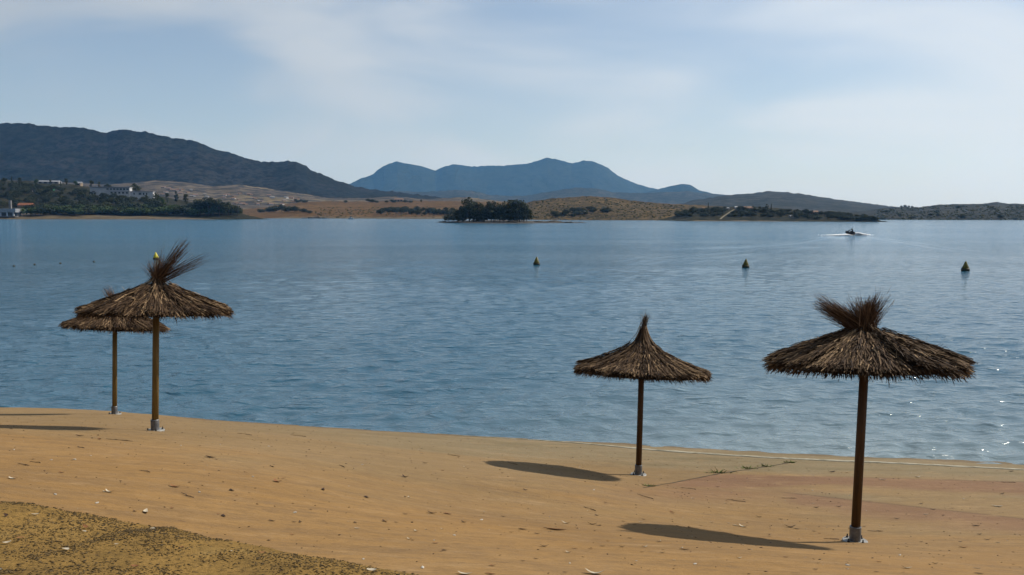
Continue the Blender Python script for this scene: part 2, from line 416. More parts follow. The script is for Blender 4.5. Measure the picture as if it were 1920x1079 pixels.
M['plain'] = make_hill('plain', (0.0942, 0.0785, 0.0432), (0.1570, 0.1256, 0.0667), (0.0393, 0.0393, 0.0220), 0.004, 0.45, 0.6, 0.02)
def make_foliage(name, a, b_, lo=0.3, hi=0.7):
    m, t, b = new_mat(name, 0.75, 0.2)
    att = N(t, 'ShaderNodeAttribute'); att.attribute_name = 'leaf'
    sp = N(t, 'ShaderNodeSeparateColor'); L(t, att.outputs['Color'], sp.inputs[0])
    L(t, ramp(t, sp.outputs[0], [(0.0, a), (1.0, b_)]).outputs[0], b.inputs['Base Color'])
    tr = N(t, 'ShaderNodeBsdfTranslucent'); L(t, ramp(t, sp.outputs[0], [(0.0, a), (1.0, b_)]).outputs[0], tr.inputs['Color'])
    mx = N(t, 'ShaderNodeMixShader'); mx.inputs[0].default_value = 0.22
    out = t.nodes['Material Output']
    L(t, b.outputs[0], mx.inputs[1]); L(t, tr.outputs[0], mx.inputs[2]); L(t, mx.outputs[0], out.inputs['Surface'])
    return m
M['fol_dark'] = make_foliage('foliage_dark', (0.0130, 0.0188, 0.0082), (0.0353, 0.0424, 0.0153))
M['fol_mid'] = make_foliage('foliage_olive', (0.0220, 0.0276, 0.0100), (0.0565, 0.0615, 0.0214))
M['fol_green'] = make_foliage('foliage_green', (0.0188, 0.0327, 0.0088), (0.0534, 0.0816, 0.0201))
M['trunk'] = mat_noise('bark', (0.0393, 0.0298, 0.0204), (0.1021, 0.0785, 0.0589), 1.0, bscale=4, bdist=0.1, coord='Object')
M['wall_white'] = mat_noise('white_render', (0.2826, 0.2904, 0.3062), (0.3611, 0.3690, 0.3768), 0.3, coord='Object')
M['wall_grey'] = mat_noise('grey_render', (0.12, 0.12, 0.125), (0.18, 0.18, 0.18), 0.3, coord='Object')
M['wall_tan'] = mat_noise('tan_render', (0.14, 0.11, 0.08), (0.21, 0.17, 0.125), 0.3, coord='Object')
M['roof_grey'] = mat_noise('roof_sheet', (0.15, 0.16, 0.175), (0.22, 0.23, 0.25), 0.5, coord='Object')
M['roof_tile'] = mat_noise('roof_tile', (0.13, 0.05, 0.025), (0.2, 0.08, 0.038), 0.8, coord='Object')
M['roof_brown'] = mat_noise('roof_brown', (0.1099, 0.0667, 0.0471), (0.1727, 0.1099, 0.0785), 0.8, coord='Object')
M['green_sheet'] = mat_noise('green_sheet', (0.0236, 0.1570, 0.0903), (0.0353, 0.2120, 0.1256), 0.6, coord='Object')
M['pane'] = mat_noise('window_dark', (0.0118, 0.0141, 0.0173), (0.0275, 0.0314, 0.0353), 0.5, rough=0.15, spec=0.5, coord='Object')
M['track'] = mat_noise('pale_track', (0.0864, 0.0734, 0.0432), (0.1209, 0.1036, 0.0648), 0.2)

# ------------------------------------------------------------------ beach terrain (thin plate spline through measured points)
ctrl = []
def cy_(px, py, Y, dz=0.0):
    p = at_y(px, py, Y); ctrl.append((p[0], p[1], p[2] + dz))
def cz_(px, py, z):
    p = at_z(px, py, z); ctrl.append((p[0], p[1], z))
U_SPOTS = {'u4': (1603, 1016, 10.7), 'u3': (1197, 891, 16.4), 'u2': (291, 808, 14.9), 'u1': (215, 777, 21.0)}
for k in U_SPOTS:
    cy_(*U_SPOTS[k])
SHORE = [(380, 786), (467, 792), (560, 798), (713, 808), (900, 818), (1140, 831), (1330, 842), (1527, 853), (1720, 861), (1920, 870), (2150, 880), (2500, 893)]
for px, py in SHORE:
    cz_(px, py, 0.0)
    p = at_z(px, py, 0.0); ctrl.append((p[0], p[1] + 4.0, -0.85))
cy_(60, 776, 21.6); cy_(-200, 772, 22.0); cy_(-600, 768, 22.6)
for px in (60, -200, -600):
    p = at_y(px, 774, 25.6); ctrl.append((p[0], p[1], -0.15)); ctrl.append((p[0], p[1] + 4, -1.0))
p = at_y(215, 777, 24.6); ctrl.append((p[0], p[1], -0.05))
cy_(0, 938, 7.6); cy_(400, 1005, 7.2); cy_(800, 1079, 6.1); cy_(1300, 1079, 6.7); cy_(1900, 1079, 7.5); cy_(1390, 1004, 10.75); cy_(1390, 1028, 8.2); cy_(1040, 882, 16.0); cy_(1040, 904, 13.2); cy_(40, 797, 15.5); cy_(40, 805, 12.9)
cy_(0, 850, 10.4); cy_(500, 900, 9.9); cy_(900, 940, 11.2)
ctrl += [(0, 0, 4.15), (-14, 0, 5.2), (14, 0, 2.9), (0, -12, 5.0), (-30, 10, 3.2), (30, 4, 1.6), (-30, -10, 5.5), (30, -12, 3.0), (-34, 24, 0.4), (34, 15, 0.1)]
ctrl = np.array(ctrl)
def tps_fit(P, lam=0.02):
    n = len(P); d = np.hypot(P[:, None, 0] - P[None, :, 0], P[:, None, 1] - P[None, :, 1])
    K = np.where(d > 0, d * d * np.log(d + 1e-9), 0) + lam * np.eye(n)
    Q = np.column_stack([np.ones(n), P[:, :2]])
    A = np.block([[K, Q], [Q.T, np.zeros((3, 3))]])
    return np.linalg.solve(A, np.concatenate([P[:, 2], np.zeros(3)]))
TPS = tps_fit(ctrl)
def ground(x, y):
    x = np.asarray(x, float); y = np.asarray(y, float)
    s = x.shape; x = x.ravel(); y = y.ravel(); z = np.zeros_like(x)
    for c, w in zip(ctrl, TPS[:len(ctrl)]):
        d2 = (x - c[0]) ** 2 + (y - c[1]) ** 2
        z += w * 0.5 * d2 * np.log(d2 + 1e-9)
    z += TPS[-3] + TPS[-2] * x + TPS[-1] * y
    z += 0.008 * (fbm(x * 0.9, y * 1.6, 3, 5) - 0.5) + 0.006 * (fbm(x * 5, y * 6, 3, 6) - 0.5)
    return z.reshape(s)
def hit(px, py):
    """photo pixel -> point on the beach"""
    d = ray(px, py); ts = np.linspace(3, 45, 900)
    P = np.array([0, 0, CAM_Z]) + d[None] * ts[:, None]
    g = ground(P[:, 0], P[:, 1]) - P[:, 2]
    i = np.argmax(g > 0)
    if g[i] <= 0 or i == 0:
        return P[-1]
    f = g[i - 1] / (g[i - 1] - g[i])
    q = P[i - 1] + (P[i] - P[i - 1]) * f
    return np.array([q[0], q[1], float(ground(q[0:1], q[1:2])[0])])

xs = np.concatenate([np.linspace(-45, -15, 60, endpoint=False), np.linspace(-15, 17, 620), np.linspace(17, 45, 60)[1:]])
ys = np.concatenate([np.linspace(-40, 5.5, 60, endpoint=False), np.linspace(5.5, 26, 420), np.linspace(26, 34, 12)[1:]])
GX, GY = np.meshgrid(xs, ys)
GZ = ground(GX, GY)
ppx, ppy = project(np.stack([GX, GY, GZ], -1))
ppx = np.nan_to_num(ppx, nan=960); ppy = np.nan_to_num(ppy, nan=3000)
shx = [s[0] for s in SHORE]; shy = [s[1] for s in SHORE]
# zones baked from where slabs and films lie on the ground
wob = (fbm(GX * 0.5, GY * 1.3, 4, 31) - 0.5)
dsh = ppy - np.interp(ppx, [0, 300] + shx, [772, 779] + shy)
wid = np.interp(ppx, [0, 300, 700, 1100, 1500, 1920], [14, 24, 46, 50, 62, 70])
olive = 1 - sstep(0.35, 1.25, dsh / wid + wob * 0.9)
olive = olive * np.interp(ppx, [0, 250, 700, 1000], [0.25, 0.45, 0.85, 1.0])
olive = np.maximum(olive, 0.5 * (1 - sstep(0.8, 3.4, dsh / wid + wob * 2.2)))
midb = np.exp(-((ppy - np.interp(ppx, [1300, 1920], [925, 945])) / 14.0) ** 2) * sstep(1380, 1520, ppx)
olive = np.clip(np.maximum(olive, midb * (0.55 + wob)), 0, 1)
up1 = np.interp(ppx, [1215, 1345, 1560, 1920], [914, 889, 894, 904])
lo1 = np.interp(ppx, [1215, 1345, 1560, 1920], [917, 915, 913, 926])
red = sstep(-1.5, 1.5, ppy - up1) * (1 - sstep(-4, 4, ppy - lo1 + wob * 14)) * sstep(1200, 1300, ppx) * 0.78
up2 = np.interp(ppx, [1440, 1920], [920, 973])
red2 = sstep(-1.2, 1.2, ppy - up2) * (1 - sstep(8, 36, ppy - up2 + wob * 36)) * sstep(1440, 1500, ppx) * 0.75
red3 = np.exp(-((ppx - 1330) / 170.0) ** 2 - ((ppy - 925) / 16.0) ** 2) * 0.55
redz = np.clip(np.maximum(np.maximum(red, red2), red3), 0, 1)
seam = (np.exp(-((ppy - up2) / 1.1) ** 2) * sstep(1440, 1480, ppx) * 0.6)
wetd = dsh + 3.0 * (fbm(GX * 3.0, GY * 0.5, 3, 44) - .5)
seam = np.maximum(seam, 0.55 * (1 - sstep(0.5, 3.0, wetd)) * (ppx > 330))
seam = np.maximum(seam, np.exp(-((ppy - up1) / 1.0) ** 2) * sstep(1560, 1640, ppx) * 0.4)
zone = np.stack([olive, redz, np.clip(seam, 0, 1)], -1).reshape(-1, 3)
beach = obj('beach', mesh_np('beach', np.stack([GX, GY, GZ], -1), grid_faces(len(ys), len(xs)), M['sand'], True, {'zone': zone}), kind='structure')

# gravelly bank in the near left corner: its own sheet, a few centimetres proud
EDGE = [(-420, 905), (-160, 925), (7, 940), (67, 943), (180, 967), (290, 987), (333, 990), (417, 1010), (500, 1024), (633, 1050), (800, 1080), (1000, 1125), (1200, 1180)]
ew = np.array([hit(a, b) for a, b in EDGE])
eu = np.linspace(0, len(ew) - 1, 220)
ex = np.interp(eu, range(len(ew)), ew[:, 0]); ey = np.interp(eu, range(len(ew)), ew[:, 1])
ey = ey + 0.10 * (fbm(ex * 1.7, ex * 0, 3, 3) - 0.5) + 0.05 * (fbm(ex * 9, ex * 0, 2, 9) - 0.5)
bv = np.concatenate([[0, 0.03, 0.07, 0.12], np.linspace(0.2, 2.6, 36), np.linspace(2.8, 9, 24)])
BX = ex[None, :] + 0 * bv[:, None] - 0.12 * bv[:, None]
BY = ey[None, :] - bv[:, None]
def bank_h(x, y, v):
    return ground(x, y) + 0.004 - 0.03 * (1 - sstep(0, 0.04, v)) + 0.04 * sstep(0.0, 0.5, v) + 0.035 * (fbm(x * 4, y * 4, 3, 12) - 0.5) * sstep(0.05, 0.5, v)
BZ = bank_h(BX, BY, np.broadcast_to(bv[:, None], BX.shape))
obj('gravel_bank', mesh_np('gravel_bank', np.stack([BX, BY, BZ], -1), grid_faces(len(bv), len(ex))[:, ::-1], M['soil'], True), kind='structure')
def bank_pt(u, v):
    x = np.interp(u, eu, ex) - 0.12 * v; y = np.interp(u, eu, ey) - v
    return x, y, bank_h(x, y, v)

# ------------------------------------------------------------------ water
ry = [12.0]
while ry[-1] < 620:
    ry.append(ry[-1] * 1.0056)
while ry[-1] < 4000:
    ry.append(ry[-1] * 1.06)
ry = np.array(ry)
ca = np.linspace(-1.1, 1.1, 680)
WX = ry[:, None] * ca[None, :]
WY = np.broadcast_to(ry[:, None], WX.shape)
spc = np.maximum(ry * 0.0056, ry * (ca[1] - ca[0]))[:, None]
WZ = np.zeros_like(WX)
wr = np.random.default_rng(3)
calm = 0.55 + 0.75 * fbm(WX * 0.02, WY * 0.05, 3, 40)
for i in range(72):
    lam = 0.34 * (3.2 / 0.34) ** wr.random()
    th = R(-84) + wr.normal(0, R(30))
    k = 2 * math.pi / lam
    amp = 0.0066 * lam ** 0.9 * (0.5 + wr.random())
    if lam > 0.9:
        amp *= (0.9 / lam) ** 1.4
    wgt = sstep(2.6, 5.5, lam / spc) * (1 - 0.8 * sstep(60, 200, WY))
    WZ += wgt * amp * np.sin(k * (math.cos(th) * WX + math.sin(th) * WY) + wr.random() * 6.28 + 1.4 * fbm(WX * 0.07, WY * 0.07, 2, 60 + i))
WZ *= calm
# damp at the shore, and the wake of the jet ski: two arms opening towards the beach
JET = at_z(1595, 442, 0.0)
def arm(P, pts, width, h):
    pts = np.array(pts); best = np.full(WX.shape, 1e9); sgn = np.zeros(WX.shape); al = np.zeros(WX.shape); acc = 0
    tot = np.sum(np.hypot(*np.diff(pts[:, :2], axis=0).T))
    for a, b in zip(pts[:-1], pts[1:]):
        d = b[:2] - a[:2]; ln = np.hypot(*d); d = d / ln
        u = np.clip((WX - a[0]) * d[0] + (WY - a[1]) * d[1], 0, ln)
        ox = WX - a[0] - u * d[0]; oy = WY - a[1] - u * d[1]; dist = np.hypot(ox, oy)
        m = dist < best
        best = np.where(m, dist, best); sgn = np.where(m, np.sign(ox * d[1] - oy * d[0]) * dist, sgn); al = np.where(m, (acc + u) / tot, al); acc += ln
    e = np.exp(-(best / (width * 2.2)) ** 2) * (1 - al) ** 0.6
    return h * e * np.cos(sgn / width * 2.6)
wk = lambda lst: [at_z(a, b, 0.0) for a, b in lst]
WZ += arm(None, wk([(1600, 443), (1640, 447), (1720, 459), (1820, 475)]), 1.3, 0.055)
WZ += arm(None, wk([(1590, 443), (1550, 447), (1480, 458), (1380, 464), (1180, 470)]), 1.5, 0.055)
WZ += arm(None, wk([(1500, 465), (1400, 477), (1300, 484), (1200, 487)]), 2.2, 0.03)
shw = np.array([at_z(a, b, 0.0) for a, b in SHORE])
dshore = WY - np.interp(WX, shw[:, 0], shw[:, 1])
shal = np.exp(-np.clip(dshore, 0, None) / 9.0) * (0.15 + 0.85 * sstep(-6, 9, WX))     # turbid shallows over the gently sloping right part
obj('water', mesh_np('water', np.stack([WX, WY, WZ], -1), grid_faces(len(ry), len(ca)), M['water'], True, {'shallow': shal.reshape(-1, 1) * np.ones(3)}), kind='structure')

# ------------------------------------------------------------------ hills
class Hill:
    def __init__(s, name, sil, y_front, y_crest, back, mat, z_front=-2.0, power=1.0, rough=1.0, seed=0, step=3.0, nt=40, gully=0.0, wav=60.0, crest_px=0.6, flat=None):
        s.sil = np.array(sil, float); s.yf = y_front; s.yc = y_crest; s.zf = z_front; s.pw = power; s.seed = seed; s.rough = rough; s.gully = gully; s.wav = wav; s.cpx = crest_px; s.flat = flat
        px = np.arange(s.sil[0, 0], s.sil[-1, 0] + step, step)
        t = np.concatenate([np.linspace(0, 1, nt), 1 + np.linspace(0, 1, nt // 3)[1:]])
        s.back = back
        P = s.surf(px[None, :], t[:, None])
        s.o = obj(name, mesh_np(name, P, grid_faces(len(t), len(px)), mat, True), kind='structure')
    def _i(s, v, px):
        if np.ndim(v) == 0:
            return np.full(np.shape(px), float(v))
        v = np.array(v, float); return np.interp(px, v[:, 0], v[:, 1])
    def surf(s, px, t):
        px, t = np.broadcast_arrays(np.asarray(px, float), np.asarray(t, float))
        py = np.interp(px, s.sil[:, 0], s.sil[:, 1])
        crag = s.cpx * 2 * (fbm(px / 7.0, px * 0, 4, s.seed) - 0.5)
        yf = s._i(s.yf, px); yc = s._i(s.yc, px)
        C = at_y(px, py, yc)
        dirx = C[..., 0] / C[..., 1]
        tf = np.clip(t, 0, 1); tb = np.clip(t - 1, 0, 1)
        Y = yf + (yc - yf) * tf + s.back * tb
        X = dirx * Y
        sh = tf ** s.pw
        if s.flat is not None:
            sh = np.interp(tf, s.flat[0], s.flat[1])
        sh = np.where(tb > 0, 1 - tb ** 1.2, sh)
        env = np.sin(np.pi * np.clip(tf, 0, 1)) * (tb == 0) + 0.3 * (tb > 0)
        nz = (fbm(X / s.wav, Y / s.wav, 5, s.seed + 3) - 0.5)
        gl = (np.abs(fbm(X / s.wav * 0.9 + 9, Y / s.wav * 0.35, 4, s.seed + 5) - 0.5) * 2)
        hgt = np.maximum(C[..., 2] - s.zf, 0.2)
        Z = s.zf + hgt * sh + env * hgt * (s.rough * 0.30 * nz - s.gully * (0.5 - gl))
        Z = Z + crag * yc / F_PX * np.clip(tf, 0, 1) ** 14 * (1 - tb)
        return np.stack([X, Y, Z], -1)
    def pt(s, px, py):
        t = np.linspace(0, 1.0, 400)
        P = s.surf(np.full(400, px), t)
        q = project(P)[1]
        i = np.argmax(q <= py) if np.any(q <= py) else 399
        return P[i]

plain_x = np.linspace(-9000, 9000, 60); plain_y = np.concatenate([np.linspace(1000, 3000, 20), np.linspace(3300, 9800, 30)])
PX, PY = np.meshgrid(plain_x, plain_y)
PZ = -1.5 + 14 * fbm(PX / 900, PY / 900, 3, 77) * sstep(1000, 2500, PY)
obj('plain', mesh_np('plain', np.stack([PX, PY, PZ], -1), grid_faces(len(plain_y), len(plain_x)), M['plain'], True), kind='structure')

S_LEFT = [(-700, 300), (-500, 262), (-300, 246), (-150, 236), (0, 232), (27, 231), (50, 232), (70, 235), (100, 238), (130, 238), (157, 240), (180, 246), (200, 250), (212, 245), (230, 243), (252, 246), (275, 247), (295, 253), (320, 258), (350, 262), (370, 266), (387, 274), (405, 281), (430, 286), (450, 293), (465, 297), (490, 303), (520, 304), (540, 302), (555, 303), (575, 312), (582, 319), (600, 326), (630, 339), (652, 345), (670, 350), (700, 356), (760, 362), (830, 371), (900, 385), (960, 398)]
Hill('left_mountain', S_LEFT, 2150, 2600, 900, M['ridge_left'], z_front=5, power=0.85, rough=1.0, gully=0.16, seed=11, nt=140, wav=260, step=1.6, crest_px=2.0)
S_CEN = [(560, 398), (600, 372), (640, 351), (655, 345), (677, 335), (700, 327), (706, 321), (720, 311), (745, 303), (765, 307), (790, 312), (817, 320), (835, 312), (855, 308), (887, 313), (912, 311), (945, 311), (995, 306), (1010, 301), (1027, 296), (1040, 298), (1072, 307), (1082, 305), (1097, 301), (1112, 303), (1140, 315), (1157, 329), (1190, 344), (1230, 355), (1290, 368), (1380, 390)]
Hill('central_mountain', S_CEN, 7600, 8500, 1000, M['ridge_far'], z_front=5, power=0.9, rough=0.8, gully=0.18, seed=21, nt=90, wav=700, step=2.0, crest_px=1.3)
Hill('knoll', [(1140, 395), (1180, 368), (1230, 356), (1262, 348), (1280, 345), (1295, 347), (1311, 357), (1335, 363), (1400, 378), (1450, 396)], 6600, 7300, 800, M['ridge_far'], z_front=5, rough=0.4, gully=0.1, seed=25, nt=40, wav=600, crest_px=0.7)
S_MID = [(560, 396), (620, 372), (680, 360), (740, 358), (800, 360), (860, 356), (885, 358), (920, 366), (980, 368), (1020, 361), (1045, 357), (1082, 352), (1120, 354), (1152, 361), (1200, 363), (1256, 360), (1286, 359), (1330, 363), (1366, 367), (1420, 372), (1500, 390)]
Hill('wooded_hills', S_MID, 3900, 4900, 700, M['ridge_mid'], z_front=5, power=0.9, rough=0.5, gully=0.1, seed=31, nt=44, wav=400, crest_px=1.4)
S_RIGHT = [(1240, 392), (1300, 376), (1366, 366), (1395, 364), (1439, 359), (1468, 360), (1512, 365), (1555, 372), (1603, 379), (1668, 387), (1740, 393), (1820, 400)]
Hill('right_hill', S_RIGHT, 1700, 2500, 800, M['ridge_mid'], z_front=3, power=0.8, rough=0.45, gully=0.06, seed=41, nt=44, wav=260, crest_px=1.6)
H_VILL = Hill('village_slope', [(-300, 340), (0, 338), (120, 342), (200, 347), (290, 339), (345, 342), (400, 350), (450, 347), (500, 353), (560, 363), (620, 372), (680, 372), (740, 369), (800, 374), (870, 370), (930, 376), (1000, 384), (1060, 396)], 1350, 2000, 300, M['slope_village'], z_front=2, power=0.95, rough=0.5, gully=0.08, seed=51, nt=50, wav=220, crest_px=1.0)
H_FIELD = Hill('field_shore', [(380, 404), (440, 394), (500, 389), (560, 380), (620, 378), (700, 378), (780, 377), (860, 378), (930, 379), (1000, 384), (1060, 396), (1100, 406)], [(380, 800), (440, 850), (560, 850), (860, 830), (1000, 800)], 1330, 400, M['field'], power=0.85, rough=0.35, seed=61, nt=60, wav=90, crest_px=0.8, flat=([0, .03, .10, .3, 1], [0.0, .12, .20, .42, 1.0]))
H_HILL = Hill('dry_hill', [(900, 408), (950, 392), (1000, 377), (1040, 372), (1100, 368), (1140, 370), (1180, 376), (1240, 382), (1290, 384), (1350, 387), (1450, 392), (1520, 404)], [(900, 760), (1000, 730), (1300, 700), (1500, 760)], 980, 300, M['hill_dry'], power=0.8, rough=0.5, seed=71, nt=60, wav=60, crest_px=1.0, flat=([0, .04, .12, .4, 1], [0.0, .10, .18, .52, 1.0]))
H_LEFT = Hill('left_headland', [(-700, 330), (-300, 333), (0, 338), (60, 340), (140, 346), (180, 352), (240, 360), (290, 366), (330, 374), (400, 386), (440, 396), (470, 405), (500, 411), (520, 414)], [(-700, 640), (0, 680), (330, 700), (470, 690), (520, 690)], [(-700, 980), (0, 960), (330, 900), (440, 800), (520, 715)], 260, M['headland'], power=0.9, rough=0.35, seed=81, nt=60, wav=70, crest_px=1.0, flat=([0, .10, .16, .4, 1], [0.0, .13, .16, .45, 1.0]))
H_HEAD = Hill('right_headland', [(1225, 412), (1262, 406), (1280, 397), (1300, 391), (1340, 388), (1400, 388), (1450, 390), (1500, 395), (1560, 399), (1600, 402), (1630, 407), (1655, 415), (1680, 419)], [(1225, 640), (1400, 640), (1600, 610), (1680, 590)], [(1225, 760), (1400, 760), (1600, 680), (1680, 600)], 160, M['headland'], power=0.8, rough=0.4, seed=91, nt=50, wav=45, crest_px=1.0, flat=([0, .08, .2, 1], [0.0, .16, .28, 1.0]))
H_FAR = Hill('far_right_shore', [(1540, 408), (1600, 398), (1660, 390), (1690, 388), (1720, 390), (1760, 384), (1800, 383), (1850, 382), (1870, 379), (1890, 382), (1920, 383), (2100, 378), (2500, 384)], 830, 1500, 500, M['ridge_mid'], power=0.8, rough=0.5, gully=0.05, seed=95, nt=50, wav=120, crest_px=1.0, flat=([0, .03, .15, 1], [0.0, .08, .32, 1.0]))
H_ISLE = Hill('island', [(815, 417.5), (840, 415.5), (880, 414), (930, 413), (980, 413.5), (1010, 415), (1050, 416), (1090, 417), (1102, 418)], [(815, 500), (900, 470), (980, 470), (1102, 505)], 520, 40, M['rock'], z_front=-0.6, rough=0.9, seed=97, nt=30, wav=9, step=1.0, crest_px=0.7, power=0.6)

# pale earth strip along the water of the left headland
def strip(name, hill, pxs, t0, t1, mat, lift, seed):
    t = np.linspace(0, 1, 8)
    px = np.arange(pxs[0], pxs[1], 2.0)
    e = 0.6 + 0.8 * fbm(px / 30, px * 0, 3, seed)
    T = t0 + (t1 - t0) * t[:, None] * e[None, :]
    P = hill.surf(np.broadcast_to(px[None], T.shape), T)
    P[..., 2] += lift
    obj(name, mesh_np(name, P, grid_faces(len(t), len(px)), mat, True), kind='structure')
strip('shore_strip', H_LEFT, (-500, 512), 0.005, 0.14, M['shore_strip'], 0.15, 3)
strip('shore_strip', H_FIELD, (440, 900), 0.0, 0.05, M['shore_strip'], 0.15, 5)
strip('shore_strip', H_HEAD, (1240, 1500), 0.01, 0.10, M['shore_strip'], 0.15, 7)

# dark rocks along the far waterlines
def rock_mesh(seed):
    bm = bmesh.new(); bmesh.ops.create_icosphere(bm, subdivisions=2, radius=1.0)
    r = random.Random(seed)
    ph = [r.random() * 6 for _ in range(6)]
    for v in bm.verts:
        c = v.co
        v.co *= 1 + 0.25 * math.sin(3 * c.x + ph[0]) * math.cos(2.5 * c.y + ph[1]) + 0.18 * math.sin(5 * c.z + ph[2] + 3 * c.x) + r.uniform(-.08, .08)
        v.co.z *= 0.5
    return bm_mesh('rock', bm, M['rock'])
ROCKS = [rock_mesh(i) for i in range(4)]
def rock(px, py, hill, w, h, label, group):
    p = hill.pt(px, py)
    o = obj('shore_rock', ROCKS[int(px) % 4], loc=p, rot=(0, 0, px), label=label, category='rock', group=group)
    o.scale = (w, w * 0.7, h * 2)
for px, py, w, h, lb in [(575, 411, 5, 1.2, 'leftmost of the four dark rocks on the brown shore'), (590, 411, 8, 2.4, 'largest dark rock on the brown shore left of the white boat'), (606, 411, 6, 1.6, 'dark rock right beside the largest rock on the brown shore'), (618, 412, 4, .8, 'smallest dark rock on the brown shore, nearest the white boat')]:
    rock(px, py, H_FIELD, w, h, lb, 'rocks on the brown shore')
for px, py, w, h, lb in [(830, 417, 3, .7, 'dark rock at the far left tip of the islet'), (850, 417, 4, .6, 'dark rock in front of the low bush at the islet left end'), (905, 417, 4, .6, 'dark rock below the gap between the two left islet trees'), (960, 417, 5, .8, 'dark rock below the wide right hand islet tree'), (1015, 417, 4, .8, 'first dark rock right of the islet trees'), (1040, 417, 5, .9, 'widest dark rock on the bare spit right of the islet trees'), (1065, 418, 4, .6, 'low dark rock near the end of the bare islet spit'), (1088, 418, 3, .4, 'last small dark rock at the right tip of the islet spit')]:
    rock(px, py, H_ISLE, w, h, lb, 'rocks around the islet')

# ------------------------------------------------------------------ trees
def tree_mesh(kind, seed):
    r = np.random.default_rng(seed)
    # unit tree: height 1, crown width ~ given
    lobes = []
    if kind == 'broad':
        for k in range(15):
            a = r.random() * 6.28; q = r.random() ** 0.6 * 0.30
            lobes.append((q * math.cos(a), q * math.sin(a), 0.36 + 0.48 * r.random() * (1 - (q / 0.42) ** 2), 0.10 + 0.085 * r.random()))
        n, ls, tr = 1100, 0.030, 0.030
    elif kind == 'tall':
        for k in range(14):
            a = r.random() * 6.28; h = r.random(); q = 0.19 * r.random() ** 0.5 * (0.55 + math.sin(3.14 * h) * 0.6)
            lobes.append((q * math.cos(a), q * math.sin(a), 0.25 + 0.66 * h, 0.075 + 0.065 * r.random()))
        n, ls, tr = 950, 0.026, 0.024
    elif kind == 'conifer':
        for k in range(16):
            h = k / 15; a = r.random() * 6.28; q = 0.11 * (1 - h) * r.random()
            lobes.append((q * math.cos(a), q * math.sin(a), 0.14 + 0.80 * h, 0.035 + 0.12 * (1 - h)))
        n, ls, tr = 800, 0.024, 0.022
    else:  # bush: crown down to the ground
        for k in range(11):
            a = r.random() * 6.28; q = r.random() ** 0.6 * 0.48
            lobes.append((q * math.cos(a), q * math.sin(a), 0.25 + 0.42 * r.random() * (1 - (q / 0.62) ** 2), 0.20 + 0.12 * r.random()))
        n, ls, tr = 700, 0.055, 0.03
    lobes = np.array(lobes)
    w = lobes[:, 3] ** 2; idx = r.choice(len(lobes), n, p=w / w.sum())
    d = r.normal(size=(n, 3)); d /= np.linalg.norm(d, axis=1)[:, None]
    rad = lobes[idx, 3] * (0.55 + 0.52 * r.random(n) ** 0.6)
    C = lobes[idx, :3] + d * rad[:, None] * np.array([1.0, 1.0, 0.82])
    C[:, 2] = np.maximum(C[:, 2], 0.02)
    nrm = d + r.normal(size=(n, 3)) * 0.55; nrm /= np.linalg.norm(nrm, axis=1)[:, None]
    u = np.cross(nrm, r.normal(size=(n, 3))); u /= np.linalg.norm(u, axis=1)[:, None]
    v = np.cross(nrm, u)
    s = ls * (0.6 + 0.9 * r.random(n))[:, None]
    V = np.stack([C - u * s, C - v * s * 0.8 + nrm * s * .2, C + u * s * 1.1, C + v * s * 0.8 + nrm * s * .2], 1)
    col = np.clip(0.45 * r.random(n) + 0.55 * vnoise(idx * 3.7, idx * 0, seed), 0, 1)
    col = np.repeat(col[:, None], 4, 1).reshape(-1, 1) * np.ones(3)
    F = np.arange(n * 4).reshape(-1, 4)
    bm = bmesh.new()
    tops = sorted(range(len(lobes)), key=lambda i: -lobes[i, 2])
    top = lobes[tops[0]]
    tube(bm, [(0, 0, -0.06), (0.005, 0, 0.10), (0.3 * top[0], 0.3 * top[1], 0.38), (0.8 * top[0], 0.8 * top[1], float(top[2]))], [tr, tr * 0.8, tr * 0.55, tr * 0.15], 6)
    for i in tops[1:7]:
        l = lobes[i]; z0 = 0.12 + 0.4 * l[2]
        tube(bm, [(0.15 * top[0], 0.15 * top[1], min(z0, 0.3)), (l[0] * 0.6, l[1] * 0.6, 0.25 + 0.5 * (l[2] - .2)), tuple(l[:3])], [tr * 0.45, tr * 0.3, tr * 0.1], 5)
    return V.reshape(-1, 3), F, col, bm
TREES = {}
for kind, fol, seeds in (('broad', 'fol_dark', (1, 2, 3)), ('broad', 'fol_mid', (4, 5, 6)), ('tall', 'fol_dark', (7, 8)), ('tall', 'fol_mid', (9, 10)), ('conifer', 'fol_dark', (11, 12)), ('bush', 'fol_dark', (13, 14)), ('bush', 'fol_mid', (15, 16)), ('bush', 'fol_green', (17, 18, 19)), ('broad', 'fol_green', (20, 21))):
    for sd in seeds:
        V, F, c, bm = tree_mesh(kind, sd)
        TREES.setdefault((kind, fol), []).append((mesh_np('crown', V, F, M[fol], False, {'leaf': c}), bm_mesh('trunk', bm, M['trunk'], True)))
tcount = [0]
def tree(px, py, hill, hpx, wfac, kind, fol, label, group, name=None):
    """tree with its foot at photo pixel (px, py) on a hill, hpx photo pixels tall"""
    p = hill.pt(px, py)
    h = hpx * p[1] / F_PX
    lst = TREES[(kind, fol)]; tcount[0] += 1
    cm, tm = lst[tcount[0] % len(lst)]
    nm = name or {'broad': 'broadleaf_tree', 'tall': 'tall_tree', 'conifer': 'conifer_tree', 'bush': 'bush'}[kind]
    e = obj(nm, None, loc=p, rot=(0, 0, tcount[0] * 2.4), label=label, category='bush' if kind == 'bush' else 'tree', group=group)
    e.empty_display_size = 1
    e.scale = (h * wfac, h * wfac, h)
    obj('crown', cm, e); obj('trunk', tm, e)
    return e
tr = random.Random(5)
